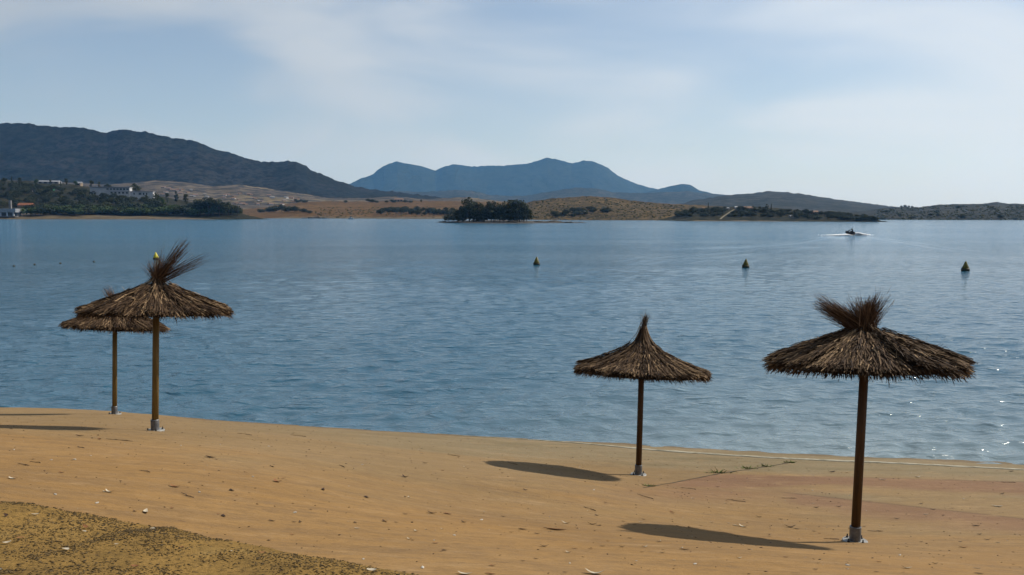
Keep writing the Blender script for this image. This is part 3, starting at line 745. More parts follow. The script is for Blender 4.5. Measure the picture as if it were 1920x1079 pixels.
# islet: the dark clump with its separate crowns
for px, hp, wf, kd, fo, lb in [(842, 16, 1.5, 'bush', 'fol_dark', 'low dark bush at the left end of the wooded islet'),
        (858, 26, 1.1, 'broad', 'fol_dark', 'small dark tree left of the tallest tree on the islet'),
        (880, 53, 0.95, 'broad', 'fol_dark', 'tallest dark tree standing on the left of the islet'),
        (898, 42, 0.85, 'broad', 'fol_mid', 'olive green tree touching the tallest tree on the islet'),
        (921, 46, 0.80, 'broad', 'fol_dark', 'round topped dark tree in the middle of the islet'),
        (937, 40, 0.85, 'broad', 'fol_mid', 'shorter olive tree right of the middle tree on the islet'),
        (957, 50, 0.95, 'broad', 'fol_dark', 'high dark tree behind the right end of the islet clump'),
        (974, 48, 1.0, 'broad', 'fol_dark', 'wide dark tree ending the islet clump on the right'),
        (988, 30, 1.0, 'broad', 'fol_mid', 'low olive tree at the right foot of the islet clump'),
        (908, 20, 1.5, 'bush', 'fol_dark', 'dark bush filling the foot of the islet clump, left of middle'),
        (945, 22, 1.5, 'bush', 'fol_dark', 'dark bush filling the foot of the islet clump, right of middle'),
        (870, 20, 1.5, 'bush', 'fol_dark', 'dark bush under the tallest tree of the islet'),
        (966, 22, 1.5, 'bush', 'fol_dark', 'dark bush under the wide right hand tree of the islet'),
        (888, 30, 1.2, 'bush', 'fol_dark', 'high dark bush between the tallest tree and its olive neighbour on the islet'),
        (926, 30, 1.2, 'bush', 'fol_dark', 'high dark bush at the very middle of the islet clump'),
        (953, 34, 1.1, 'bush', 'fol_dark', 'high dark bush below the high tree on the right half of the islet'),
        (982, 26, 1.1, 'bush', 'fol_dark', 'dark bush closing the islet clump on the right'),
        (866, 34, .9, 'broad', 'fol_dark', 'half height dark tree against the left flank of the tallest islet tree')]:
    tree(px, 416, H_ISLE, hp, wf, kd, fo, lb, 'trees and bushes on the islet')
# left headland: shore thicket
for i in range(36):
    px = -60 + i * 14 + tr.uniform(-4, 4)
    if px < 52 or px > 450: continue
    tree(px, 403.5 + tr.uniform(-1.5, 1.0), H_LEFT, tr.uniform(15, 22), tr.uniform(1.2, 1.7), 'bush', 'fol_green' if tr.random() < 0.7 else 'fol_dark', 'green bush in the dense thicket along the left shore', 'bushes of the thicket on the left shore')
for i in range(36):
    px = 50 + i * 11 + tr.uniform(-4, 4)
    if px > 440: continue
    tree(px, 396 + tr.uniform(-3, 2) , H_LEFT, tr.uniform(12, 19), tr.uniform(1.3, 1.8), 'bush', 'fol_green' if tr.random() < 0.55 else 'fol_dark', 'green bush in the dense thicket along the left shore', 'bushes of the thicket on the left shore')
# left headland: wood on the slope
for i in range(230):
    px = tr.uniform(-90, 300); lo = np.interp(px, [-90, 0, 160, 300], [346, 348, 362, 372])
    py = tr.uniform(lo, 393)
    if 165 < px < 290 and 350 < py < 371: continue
    k = tr.random()
    kd, fo = ('broad', 'fol_dark') if k < 0.4 else (('bush', 'fol_dark') if k < 0.62 else (('bush', 'fol_mid') if k < 0.82 else ('broad', 'fol_mid')))
    tree(px, py, H_LEFT, tr.uniform(10, 17) if kd == 'broad' else tr.uniform(8, 13), tr.uniform(1.0, 1.5), kd, fo, 'dark %s in the wood covering the left headland' % ('bush' if kd == 'bush' else 'tree'), 'wood on the left headland')
for px, py, hp, wf, kd, fo, lb in [
        (8, 347, 16, .9, 'broad', 'fol_dark', 'leftmost dark tree on the skyline of the left headland'),
        (22, 347, 17, .7, 'conifer', 'fol_dark', 'pointed dark tree on the left headland skyline, left of the pale roof'),
        (37, 348, 15, .9, 'tall', 'fol_dark', 'narrow dark tree on the left headland skyline beside the pale roof'),
        (68, 349, 14, .9, 'broad', 'fol_green', 'green tree directly left of the pale roofed hall'),
        (94, 350, 14, .7, 'tall', 'fol_dark', 'dark tree in front of the pale roofed hall'),
        (114, 350, 15, .45, 'conifer', 'fol_dark', 'thin pointed tree right of the pale roofed hall'),
        (124, 351, 17, .7, 'tall', 'fol_dark', 'upright dark tree between the hall and the small house'),
        (142, 352, 14, .8, 'broad', 'fol_green', 'bright green tree beside the small pale house'),
        (172, 357, 19, .8, 'tall', 'fol_mid', 'olive tree at the left end of the white building'),
        (186, 356, 16, .6, 'tall', 'fol_mid', 'slim olive tree behind the left half of the white building'),
        (202, 356, 13, 1.2, 'broad', 'fol_dark', 'low dark tree behind the roof of the white building'),
        (254, 366, 26, 1.15, 'broad', 'fol_mid', 'wide round tree rising behind the white building wing'),
        (291, 398, 42, .75, 'broad', 'fol_mid', 'tall olive tree at the right end of the white building wing'),
        (303, 398, 30, .8, 'broad', 'fol_green', 'green tree right of the tall olive tree by the white wing'),
        (313, 385, 24, .6, 'tall', 'fol_mid', 'thin olive tree left of the two dark column trees'),
        (331, 386, 27, .62, 'tall', 'fol_dark', 'left one of two dark column shaped trees on the left shore'),
        (348, 388, 25, .85, 'tall', 'fol_dark', 'right one of two dark column shaped trees on the left shore'),
        (375, 405, 38, .95, 'broad', 'fol_dark', 'big dark tree on the left side of the spit clump'),
        (391, 405, 42, .95, 'broad', 'fol_dark', 'tallest dark tree in the clump on the left spit'),
        (411, 405, 38, .85, 'broad', 'fol_dark', 'dark tree in the middle of the clump on the left spit'),
        (428, 405, 31, 1.0, 'broad', 'fol_mid', 'olive tree near the right of the clump on the left spit'),
        (445, 406, 24, 1.0, 'broad', 'fol_mid', 'low olive tree at the right end of the left spit')]:
    tree(px, py, H_LEFT, hp, wf, kd, fo, lb, 'trees picked out on the left headland')
# brown shore in the middle
for px, py, hp, wf, kd in [(488, 399, 9, 1.6, 'bush'), (505, 399, 12, 1.5, 'bush'), (516, 398, 15, 1.4, 'bush'), (528, 398, 17, 1.1, 'broad'), (540, 398, 14, 1.3, 'bush'), (552, 398, 13, 1.3, 'bush'), (568, 399, 10, 1.4, 'bush'), (580, 401, 7, 1.6, 'bush')]:
    nth = ['leftmost', 'second', 'third', 'tallest', 'fifth', 'sixth', 'seventh', 'rightmost'][[488, 505, 516, 528, 540, 552, 568, 580].index(px)]
    tree(px, py, H_FIELD, hp, wf, kd, 'fol_dark', '%s dark %s, counted from the left spit, in the clump on the brown shore' % (nth, 'bush' if kd == 'bush' else 'tree'), 'clump on the brown shore')
for px, hp, kd in [(556, 6, 'bush'), (564, 6, 'broad'), (572, 5, 'bush'), (648, 4, 'bush'), (690, 7, 'broad'), (698, 6, 'bush'), (706, 4, 'bush'), (725, 4, 'bush'), (735, 6, 'bush'), (760, 5, 'bush'), (770, 4, 'bush'), (790, 5, 'tall')]:
    tree(px, 380.5, H_FIELD, hp * 1.3, 1.4, kd, 'fol_dark', 'small dark %s on the crest of the brown field' % ('bush' if kd == 'bush' else 'tree'), 'hedge on the crest of the brown field')
for i in range(34):
    px = 712 + i * 4.1 + tr.uniform(-3, 3)
    kd = 'bush' if tr.random() < .6 else 'broad'
    tree(px, np.interp(px, [712, 760, 860], [402, 402, 406]) + tr.uniform(-6, 1), H_FIELD, tr.uniform(8, 14), tr.uniform(1.0, 1.4), kd, 'fol_dark', 'dark %s in the dense grove left of the islet' % ('bush' if kd == 'bush' else 'tree'), 'grove on the brown shore behind the islet')
for i in range(0):
    px = 600 + tr.uniform(0, 110)
    tree(px, tr.uniform(398, 408), H_FIELD, tr.uniform(3.5, 6), tr.uniform(1.1, 1.6), 'bush', 'fol_mid', 'small bush on the slope of the brown shore above the white boat', 'bushes on the brown shore')
# dry hill
for i in range(26):
    px = tr.gauss(1090, 26); px = min(max(px, 1040), 1140)
    py = tr.uniform(np.interp(px, [1035, 1095, 1145], [402, 391, 396]), 408)
    tree(px, py, H_HILL, tr.uniform(6, 10), tr.uniform(1.2, 1.6), 'bush', 'fol_dark', 'dark bush in the dense patch on the dry hill', 'dense bush patch on the dry hill')
def scrub(name, hill, pts, mat, seed):
    r = np.random.default_rng(seed); Vs = []; cs = []
    for px, py, sp in pts:
        p = hill.pt(px, py); sz = sp * p[1] / F_PX; n = 16
        d = r.normal(size=(n, 3)); d /= np.linalg.norm(d, axis=1)[:, None]; d[:, 2] = np.abs(d[:, 2])
        C = p + d * sz * r.uniform(.3, .6, (n, 1)) * np.array([1.3, 1.3, .8])
        u = np.cross(d, r.normal(size=(n, 3))); u /= np.linalg.norm(u, axis=1)[:, None]; v = np.cross(d, u); q = sz * r.uniform(.18, .34, (n, 1))
        Vs.append(np.stack([C - u * q, C - v * q, C + u * q, C + v * q], 1).reshape(-1, 3)); cs.append(np.repeat(r.random(n), 4))
    V = np.concatenate(Vs); c = np.concatenate(cs)[:, None] * np.ones(3)
    obj(name, mesh_np(name, V, np.arange(len(V)).reshape(-1, 4), M[mat], False, {'leaf': c}), kind='stuff')
sc = []
for i in range(750):
    px = tr.uniform(985, 1285); top = np.interp(px, [985, 1000, 1100, 1280], [386, 378, 370, 386])
    sc.append((px, tr.uniform(top, 412), tr.uniform(1.3, 3.6)))
scrub('hill_scrub', H_HILL, sc, 'fol_mid', 1)
sc = [(tr.uniform(590, 860), tr.uniform(389, 409), tr.uniform(1.2, 3.4)) for i in range(330)]
scrub('shore_scrub', H_FIELD, sc, 'fol_mid', 2)
sc = []
for i in range(650):
    px = tr.uniform(1640, 1960); sc.append((px, tr.uniform(np.interp(px, [1640, 1760, 1960], [394, 386, 385]), 416), tr.uniform(2.0, 5.0)))
scrub('far_shore_scrub', H_FAR, sc, 'fol_mid', 3)
for i in range(0):
    px = tr.uniform(1000, 1275); top = np.interp(px, [1000, 1100, 1280], [382, 373, 389])
    tree(px, tr.uniform(top, 411), H_HILL, tr.uniform(2.5, 5), tr.uniform(1.2, 1.7), 'bush', 'fol_mid' if tr.random() < .6 else 'fol_dark', 'small scrubby bush dotted over the dry hill', 'scrub bushes on the dry hill')
# right headland
for i in range(190):
    px = tr.uniform(1268, 1648)
    top = np.interp(px, [1268, 1300, 1400, 1500, 1600, 1650], [404, 395, 392, 399, 406, 414])
    bot = np.interp(px, [1268, 1400, 1500, 1600, 1650], [408, 408, 411, 414, 416])
    py = tr.uniform(top, bot)
    if abs(px - np.interp(py, [394, 412], [1377, 1353])) < 6: continue
    kd = 'bush' if tr.random() < .6 else 'broad'
    tree(px, py, H_HEAD, tr.uniform(6, 11), tr.uniform(1.0, 1.5), kd, 'fol_dark' if tr.random() < .7 else 'fol_mid', 'dark %s in the wood covering the right headland' % ('bush' if kd == 'bush' else 'tree'), 'wood on the right headland')
for px, py, hp, wf, kd, fo, lb in [
        (1328, 393, 14, .7, 'conifer', 'fol_dark', 'pointed dark tree standing highest on the left of the right headland'),
        (1345, 394, 7, 1.2, 'broad', 'fol_dark', 'low dark tree on the crest beside the pointed tree of the right headland'),
        (1425, 394, 8, 1.1, 'broad', 'fol_dark', 'round dark tree on the crest right of the headland house'),
        (1438, 398, 15, .9, 'tall', 'fol_dark', 'dark tree beside the highest spire on the right headland'),
        (1446, 398, 18, .55, 'conifer', 'fol_dark', 'tall spire shaped tree on the right headland'),
        (1572, 407, 9, 1.0, 'broad', 'fol_dark', 'round dark tree on the low end of the right headland'),
        (1606, 410, 9, 1.0, 'broad', 'fol_dark', 'round dark tree close to the tip of the right headland'),
        (1622, 413, 14, 1.2, 'broad', 'fol_mid', 'olive tree clump on the tip of the right headland'),
        (1636, 415, 12, 1.1, 'broad', 'fol_mid', 'last olive tree at the tip of the right headland')]:
    tree(px, py, H_HEAD, hp, wf, kd, fo, lb, 'trees picked out on the right headland')
for i in range(14):
    px = tr.uniform(1655, 1930)
    py = tr.uniform(398, 415) if px < 1760 or px > 1875 else tr.uniform(390, 413)
    kd = 'bush' if tr.random() < .6 else 'broad'
    tree(px, py, H_FAR, tr.uniform(5, 9), tr.uniform(1.2, 1.6), kd, 'fol_dark', 'dark %s on the hazy far right shore' % ('bush' if kd == 'bush' else 'tree'), 'wood on the far right shore')
for px, hp in [(1690, 4), (1697, 5), (1704, 4), (1710, 3.5)]:
    tree(px, 391, H_FAR, hp * 1.6, 1.0, 'broad', 'fol_dark', 'tiny tree standing up from the skyline of the far right shore', 'skyline trees on the far right shore')

# ------------------------------------------------------------------ buildings on the far shores
def house(px, py, hill, wpx, hpx, depth, wall, roof, label, name='house', rotz=0.0, flat=False, wins=0, group=None, floors=1, cat='house', roof_h=0.25):
    p = hill.pt(px, py); s = p[1] / F_PX
    w = wpx * s; h = hpx * s; hw = w / 2
    e = obj(name, None, loc=(p[0], p[1], p[2] - 0.3), rot=(0, 0, rotz), label=label, category=cat)
    if group: e['group'] = group
    wh = h if flat else h * (1 - roof_h * 1.2)
    obj('wall', box_mesh('wall', -hw, hw, 0, depth, -2.0, wh, M[wall]), e)
    if flat:
        obj('roof', box_mesh('roof', -hw - .3, hw + .3, -.4, depth + .3, wh + .003, wh + max(.3, h * .07), M[roof]), e)
    else:
        bm = bmesh.new(); o = 0.35
        a = [bm.verts.new(q) for q in [(-hw - o, -o, wh), (hw + o, -o, wh), (hw + o, depth + o, wh), (-hw - o, depth + o, wh), (-hw - o, depth / 2, h + .2), (hw + o, depth / 2, h + .2)]]
        for f in [(0, 1, 5, 4), (2, 3, 4, 5), (0, 4, 3), (1, 2, 5), (3, 2, 1, 0)]:
            bm.faces.new([a[i] for i in f])
        obj('roof', bm_mesh('roof', bm, M[roof]), e)
    fh = wh / floors
    for f in range(floors):
        for k in range(wins):
            cx = -hw + w * (k + .5) / wins; ww = w / wins * 0.28
            obj('window', box_mesh('window', cx - ww, cx + ww, -.06, .1, fh * (f + .32), fh * (f + .80), M['pane']), e)
    return e
# long white two storey building with its lower wing
pW = H_LEFT.pt(206, 373); sW = pW[1] / F_PX
wb = obj('white_building', None, loc=(pW[0], pW[1], at_y(206, 366, pW[1])[2]), rot=(0, 0, R(14)), label='long white flat roofed building with window rows among trees on the left headland', category='building')
def wpart(nm, x0, x1, y0, y1, z0, z1, m, par=None):
    return obj(nm, box_mesh(nm, x0 * sW, x1 * sW, y0, y1, z0 * sW, z1 * sW, M[m]), par or wb)
wpart('wall', -34, 34, 0, 14, -10, 14, 'wall_white')
wpart('roof', -35, 35, -1.6, 14.5, 14.05, 15.4, 'roof_grey')
wpart('wing_wall', 34.05, 74, 2, 13, -10, 6.4, 'wall_white')
wpart('wing_roof', 34.05, 75, 1.2, 13.5, 6.45, 7.4, 'roof_grey')
wpart('balcony', -6, 35, -1.5, -0.02, 7.2, 8.4, 'wall_white')
for k in range(7):
    wpart('window', -6 + k * 5.7, -6 + k * 5.7 + 4.2, -.07, .1, 9.2, 12.6, 'pane')
for k in range(5):
    x = 1 + k * 6.6
    wpart('window', x, x + 3.6, -.07, .1, 2.6, 5.9, 'pane')
for x0, x1 in [(40, 42), (49, 54), (56, 59), (62, 64)]:
    wpart('window', x0, x1, 1.92, 2.1, 0.6, 4.6, 'pane')
house(90, 345, H_LEFT, 36, 6.5, 12, 'wall_grey', 'roof_grey', 'pale roofed low hall on the crest of the left headland', 'hall', wins=4, cat='building', rotz=R(12))
house(146, 349, H_LEFT, 9, 8, 6, 'wall_tan', 'roof_grey', 'small pale house on the crest right of the pale roofed hall', wins=1)
house(91, 358, H_LEFT, 11, 5, 5, 'green_sheet', 'green_sheet', 'small bright green shed among the trees of the left headland', 'shed', cat='shed')
house(29, 355, H_LEFT, 8, 3.5, 5, 'wall_white', 'wall_white', 'small white hut highest among the trees at far left', 'hut', cat='hut')
house(63, 360, H_LEFT, 6, 3, 5, 'wall_white', 'wall_white', 'tiny white hut left of the bright green shed', 'hut', cat='hut')
house(43, 392, H_LEFT, 25, 11, 6, 'wall_tan', 'roof_tile', 'low shelter with an orange tiled roof on the left shore', 'shelter', cat='shelter', roof_h=0.3)
# boathouse on posts at the left frame edge
pB = H_LEFT.pt(8, 408); sB = pB[1] / F_PX
bh = obj('boathouse', None, loc=(pB[0], pB[1], max(pB[2], 0.4)), label='grey roofed boathouse on white posts at the left edge of the far shore', category='boathouse')
def bpart(nm, x0, x1, y0, y1, z0, z1, m):
    return obj(nm, box_mesh(nm, x0 * sB, x1 * sB, y0, y1, z0 * sB, z1 * sB, M[m]), bh)
bpart('deck', -30, 20, -2, 8, 1.0, 2.0, 'wall_grey')
bpart('wall', -30, 18, 3, 8, 2.05, 9, 'wall_grey')
bpart('roof', -32, 21, -2.4, 8.5, 9.05, 16, 'roof_grey')
for x in (-20, -9, 3, 15):
    bpart('post', x, x + 2.4, -1.9, -1.1, 2.05, 9.0, 'wall_white')
for x in (-24, -10, 4, 16):
    bpart('pile', x, x + 1.2, -1.9, -1.0, -6, 0.95, 'black')
pC = H_LEFT.pt(16, 396)
obj('chimney', box_mesh('chimney', -.9, .9, 0, 1.6, -1, 9.0, M['wall_grey']), loc=pC, label='slim grey tower rising behind the boathouse roof', category='tower')
house(747, 379, H_FIELD, 16, 7, 9, 'wall_tan', 'roof_brown', 'brown farmhouse on the crest of the brown field', 'farmhouse', wins=3)
house(1085, 403, H_HILL, 20, 5, 6, 'wall_grey', 'wall_grey', 'low grey hut in the bush patch of the dry hill', 'hut', wins=2, cat='hut')
house(1096, 402, H_HILL, 3, 6, 4, 'wall_white', 'wall_white', 'tiny white kiosk beside the grey hut on the dry hill', 'kiosk', cat='kiosk')
house(1405, 397, H_HEAD, 14, 10, 8, 'wall_tan', 'roof_brown', 'brown house on the crest of the right headland', wins=2, floors=2)
house(1382, 392, H_HEAD, 5, 5, 5, 'wall_white', 'wall_white', 'bright white hut on the crest left of the brown headland house', 'hut', cat='hut')
house(1363, 393, H_HEAD, 9, 4, 6, 'wall_grey', 'roof_grey', 'grey hut on the crest above the pale boat ramp', 'hut', cat='hut')
house(1320, 394, H_HEAD, 4, 5, 5, 'wall_tan', 'roof_brown', 'tan hut beside the pointed tree of the right headland', 'hut', cat='hut')
house(1530, 403, H_HEAD, 11, 8, 8, 'wall_tan', 'roof_brown', 'dark square house among trees in the middle of the right headland', wins=2, floors=2)
house(1503, 405, H_HEAD, 5, 4, 5, 'wall_white', 'roof_grey', 'small white house left of the dark square headland house')
house(1486, 408, H_HEAD, 6, 4, 5, 'wall_tan', 'roof_grey', 'small tan house near the water, left on the low headland')
house(1553, 405, H_HEAD, 4, 4, 5, 'wall_white', 'roof_brown', 'tiny white house right of the dark square headland house')
house(1578, 408, H_HEAD, 6, 4, 5, 'wall_tan', 'roof_grey', 'tiny tan house near the low end of the right headland')
# hillside village
vr = random.Random(9)
for i in range(48):
    px = vr.uniform(300, 560); py = vr.uniform(np.interp(px, [300, 400, 560], [352, 357, 374]), np.interp(px, [300, 450, 560], [366, 386, 384]))
    house(px, py, H_VILL, vr.uniform(4, 9), vr.uniform(2.4, 4), 8, vr.choice(['wall_white', 'wall_grey', 'wall_tan', 'wall_grey', 'wall_tan']), vr.choice(['roof_brown', 'roof_brown', 'roof_brown', 'wall_grey']), 'tiny house of the hazy village on the slope below the left mountain', 'village_house', rotz=vr.uniform(-.6, .6), group='houses of the hillside village', roof_h=.35)
for px, py in [(765, 362), (772, 363), (796, 365), (868, 366), (880, 364), (908, 366)]:
    pass
# boat ramp on the right headland: a pale track that lies on the slope
tp = [H_HEAD.pt(a, b) for a, b in [(1351, 413), (1354, 410), (1359, 406), (1365, 402), (1371, 398), (1377, 394.5)]]
V = []
for k, p in enumerate(tp):
    w = 0.8
    V += [(p[0] - w, p[1], p[2] + .6), (p[0] + w, p[1], p[2] + .6)]
obj('boat_ramp', mesh_np('boat_ramp', V, [(2 * k, 2 * k + 1, 2 * k + 3, 2 * k + 2) for k in range(len(tp) - 1)], M['track']), kind='structure')
# little white boat on the brown shore
def small_boat():
    p = at_z(658, 411.5, 0.0); s = p[1] / F_PX
    e = obj('moored_boat', None, loc=p, label='tiny white boat moored at the brown shore', category='boat')
    bm = bmesh.new(); n = 9; Lh, W, H = 2.6, 0.95, 1.0; rings = []
    for i in range(n):
        u = i / (n - 1); w = W * math.sin(math.pi * (0.12 + 0.80 * u)) ** 0.6 if u < .98 else 0.05
        x = -Lh + 2 * Lh * u
        rings.append([bm.verts.new(q) for q in [(x, -w, H + .25 * u), (x, -w * .75, .2), (x, 0, -.2), (x, w * .75, .2), (x, w, H + .25 * u)]])
    for a, b in zip(rings[:-1], rings[1:]):
        for k in range(4):
            bm.faces.new([a[k], a[k + 1], b[k + 1], b[k]])
        bm.faces.new([a[4], a[0], b[0], b[4]])
    bm.faces.new(rings[0]); bm.faces.new(rings[-1][::-1])
    obj('hull', bm_mesh('hull', bm, M['wall_white']), e)
    obj('cabin', box_mesh('cabin', -.9, .6, -.6, .6, 1.1, 2.1, M['wall_white'], .12), e)
small_boat()
pm = H_FIELD.pt(898, 380)
obj('radio_mast', (lambda bm: (tube(bm, [(0, 0, -2), (0, 0, 6), (0, 0, 12)], [.35, .28, .15], 6), bm_mesh('radio_mast', bm, M['wall_grey']))[1])(bmesh.new()), loc=pm, label='thin grey mast rising behind the islet trees', category='mast')

# ------------------------------------------------------------------ thatched umbrellas
def strands(P0, D, Lh, wid, bend, nseg, seed_arr, normal=None, taper=0.35):
    """ribbons: start points, directions, lengths, widths, bend vectors -> V, F (each ribbon is a folded blade)"""
    n = len(P0); t = np.linspace(0, 1, nseg + 1)
    C = P0[:, None] + D[:, None] * (Lh[:, None] * t[None])[..., None] + bend[:, None] * (t ** 2)[None, :, None]
    nm = normal if normal is not None else np.random.default_rng(1).normal(size=(n, 3))
    s = np.cross(D, nm); s /= np.linalg.norm(s, axis=1)[:, None] + 1e-9
    w = wid[:, None] * (1 - (1 - taper) * t[None])
    A = C - s[:, None] * w[..., None] * .5; B = C + s[:, None] * w[..., None] * .5
    V = np.stack([A, B], 2).reshape(n, -1, 3)
    base = np.arange(n)[:, None] * (2 * (nseg + 1)); k = np.arange(nseg)[None] * 2
    F = np.stack([base + k, base + k + 1, base + k + 3, base + k + 2], -1).reshape(-1, 4)
    col = np.repeat(seed_arr, 2 * (nseg + 1))[:, None] * np.ones(3)
    return V.reshape(-1, 3), F, col
def join(parts):
    Vs, Fs, Cs = [], [], []; o = 0
    for V, F, c in parts:
        Vs.append(V); Fs.append(F + o); Cs.append(c); o += len(V)
    return np.concatenate(Vs), np.concatenate(Fs), np.concatenate(Cs)
def umbrella(key, rim_h, Rr, prof, tilt, plumes, seed, label, lean=(0, 0), n=9000, pole='pole', ragged=0.05, pole_r=0.057, tuft_mat='plume'):
    r = np.random.default_rng(seed)
    base = hit(*U_SPOTS[key][:2])
    root = obj('thatched_umbrella', None, loc=base, label=label, category='umbrella', group='thatched umbrellas on the beach')
    pr = np.array(prof)      # (radius, height above rim), apex first
    lx, ly = lean
    # pole with a slight lean
    bm = bmesh.new()
    top = rim_h + pr[0, 1] * 0.5
    tube(bm, [(0, 0, 0.02), (lx * .5, ly * .5, top * .5), (lx, ly, top)], [pole_r, pole_r * .98, pole_r * .95], 20)
    obj('pole', bm_mesh('pole', bm, M[pole], True), root)
    # base: sleeve, plate, bolts
    bm = bmesh.new(); lathe(bm, [(pole_r + .004, .02), (pole_r + .015, .02), (pole_r + .015, .20), (pole_r + .011, .206), (pole_r + .004, .206)], 24)
    sl = obj('base_sleeve', bm_mesh('base_sleeve', bm, M['steel'], False), root)
    bm = bmesh.new(); lathe(bm, [(.01, -.05), (.155, -.05), (.158, .012), (.150, .02), (.01, .02)], 28)
    fl = obj('base_plate', bm_mesh('base_plate', bm, M['plate'], False), root)
    for k in range(4):
        a = k * math.pi / 2 + .5
        bm = bmesh.new(); lathe(bm, [(.017, .018), (.017, .034), (.009, .035), (.009, .062), (.007, .064)], 6, .122 * math.cos(a), .122 * math.sin(a))
        obj('bolt', bm_mesh('bolt', bm, M['bolt']), fl)
    # canopy frame of reference
    can = obj('canopy', None, root, loc=(lx, ly, rim_h), rot=tilt)
    def zr(q): return np.interp(q, pr[:, 0], pr[:, 1])
    # solid core under the strands
    bm = bmesh.new()
    rr = np.linspace(0.03, Rr - .12, 14)
    prof_o = [(float(q), float(zr(q)) - .035) for q in rr]
    prof_i = [(float(q), float(zr(q)) - .10 - .02 * q) for q in rr[::-1]]
    lathe(bm, prof_i[:-1] + [(0.03, prof_i[-1][1])] + prof_o, 56) if False else lathe(bm, prof_i + prof_o, 56)
    obj('thatch_core', bm_mesh('thatch_core', bm, M['thatch_core'], True), can)
    # strands laid down the cone in bundles
    nb = 64
    bh_ = r.normal(0, .022, nb); bl = r.normal(0, ragged, nb); bc = r.normal(0, .13, nb)
    phi = r.random(n) * 2 * np.pi
    s0 = np.sqrt(r.random(n)) * 0.93
    q0 = 0.04 + s0 * (Rr - 0.06)
    crs = np.round(s0 * 6) / 6 * .75 + s0 * .25
    q0 = 0.04 + crs * (Rr - 0.06)
    ln = np.minimum(r.uniform(.16, .42, n) * (0.6 + .5 * s0), Rr - q0 + .03 + r.normal(0, ragged * .6, n))
    ib = (phi / (2 * np.pi) * nb + 0.35 * np.sin(q0 * 9 + phi * 3)).astype(int) % nb
    ln = np.maximum(ln + np.where(q0 + ln > Rr - .12, bl[ib] * .6, 0), .06)
    q1 = q0 + ln
    jit = r.normal(0, .13, n)
    lift = r.uniform(-.02, .028, n) + bh_[ib]
    def cone(q, ph, l):
        qq = np.minimum(q, Rr); z = zr(qq) - np.maximum(q - Rr, 0) * .42
        return np.stack([q * np.cos(ph), q * np.sin(ph), z + l], -1)
    nseg = 4; t = np.linspace(0, 1, nseg + 1)
    Q = q0[:, None] + (q1 - q0)[:, None] * t; PH = phi[:, None] + (jit / np.maximum(q0 + .15, .2))[:, None] * t * ln[:, None]
    LF = lift[:, None] + (r.uniform(-.012, .03, n))[:, None] * t + r.normal(0, .006, (n, nseg + 1))
    C = cone(Q, PH, LF)
    T = np.gradient(C, axis=1); T /= np.linalg.norm(T, axis=2)[..., None]
    up = np.stack([np.cos(PH) * .35, np.sin(PH) * .35, np.ones_like(PH)], -1) + r.normal(0, .55, (n, 1, 3))
    S = np.cross(T, up); S /= np.linalg.norm(S, axis=2)[..., None]
    wd = r.uniform(.008, .021, n)[:, None] * (1 - .45 * t)
    V = np.stack([C - S * wd[..., None] / 2, C + S * wd[..., None] / 2], 2).reshape(-1, 3)
    bse = np.arange(n)[:, None] * (2 * (nseg + 1)); k = np.arange(nseg)[None] * 2
    F = np.stack([bse + k, bse + k + 1, bse + k + 3, bse + k + 2], -1).reshape(-1, 4)
    cv = np.clip(.44 + bc[ib] + r.normal(0, .22, n) + .22 * (vnoise(phi * 2.2, q0 * 3, seed) - .5) + .30 * (r.random(n) > .93), 0, 1)
    parts = [(V, F, np.repeat(cv, 2 * (nseg + 1))[:, None] * np.ones(3))]
    # hanging fringe at the rim: short blades pointing out and down
    m = n // 2
    ph = r.random(m) * 2 * np.pi; q = Rr - r.uniform(0, .16, m); ibm = (ph / (2 * np.pi) * nb).astype(int) % nb
    P0 = np.stack([q * np.cos(ph), q * np.sin(ph), zr(q) - r.uniform(.0, .095, m)], -1)
    D = np.stack([np.cos(ph), np.sin(ph), -np.where(r.random(m) < .2, r.uniform(.7, 1.8, m), r.uniform(.2, .6, m))], -1) + r.normal(0, .20, (m, 3)); D /= np.linalg.norm(D, axis=1)[:, None]
    lf = np.abs(r.normal(.048, .022, m)) + np.maximum(bl[ibm], 0) * .6 + .07 * (r.random(m) > .985)
    parts.append(strands(P0, D, lf, r.uniform(.008, .019, m), np.stack([0 * ph, 0 * ph, -.02 * np.ones(m)], -1), 2, np.clip(.45 + bc[ibm] + r.normal(0, .2, m), 0, 1)))
    # stray stalks sticking off the slope
    m = n // 30
    ph = r.random(m) * 2 * np.pi; q = .15 + np.sqrt(r.random(m)) * (Rr - .2)
    P0 = np.stack([q * np.cos(ph), q * np.sin(ph), zr(q)], -1)
    D = np.stack([np.cos(ph), np.sin(ph), r.uniform(-.25, .35, m)], -1) + r.normal(0, .35, (m, 3)); D /= np.linalg.norm(D, axis=1)[:, None]
    parts.append(strands(P0, D, r.uniform(.06, .18, m), r.uniform(.004, .008, m), r.normal(0, .02, (m, 3)), 2, np.clip(r.normal(.6, .25, m), 0, 1)))
    V, F, c = join(parts)
    obj('thatch', mesh_np('thatch', V, F, M['thatch'], False, {'strand': c}), can, kind='stuff')
    # tuft above the tie
    parts = []
    z0 = pr[0, 1]
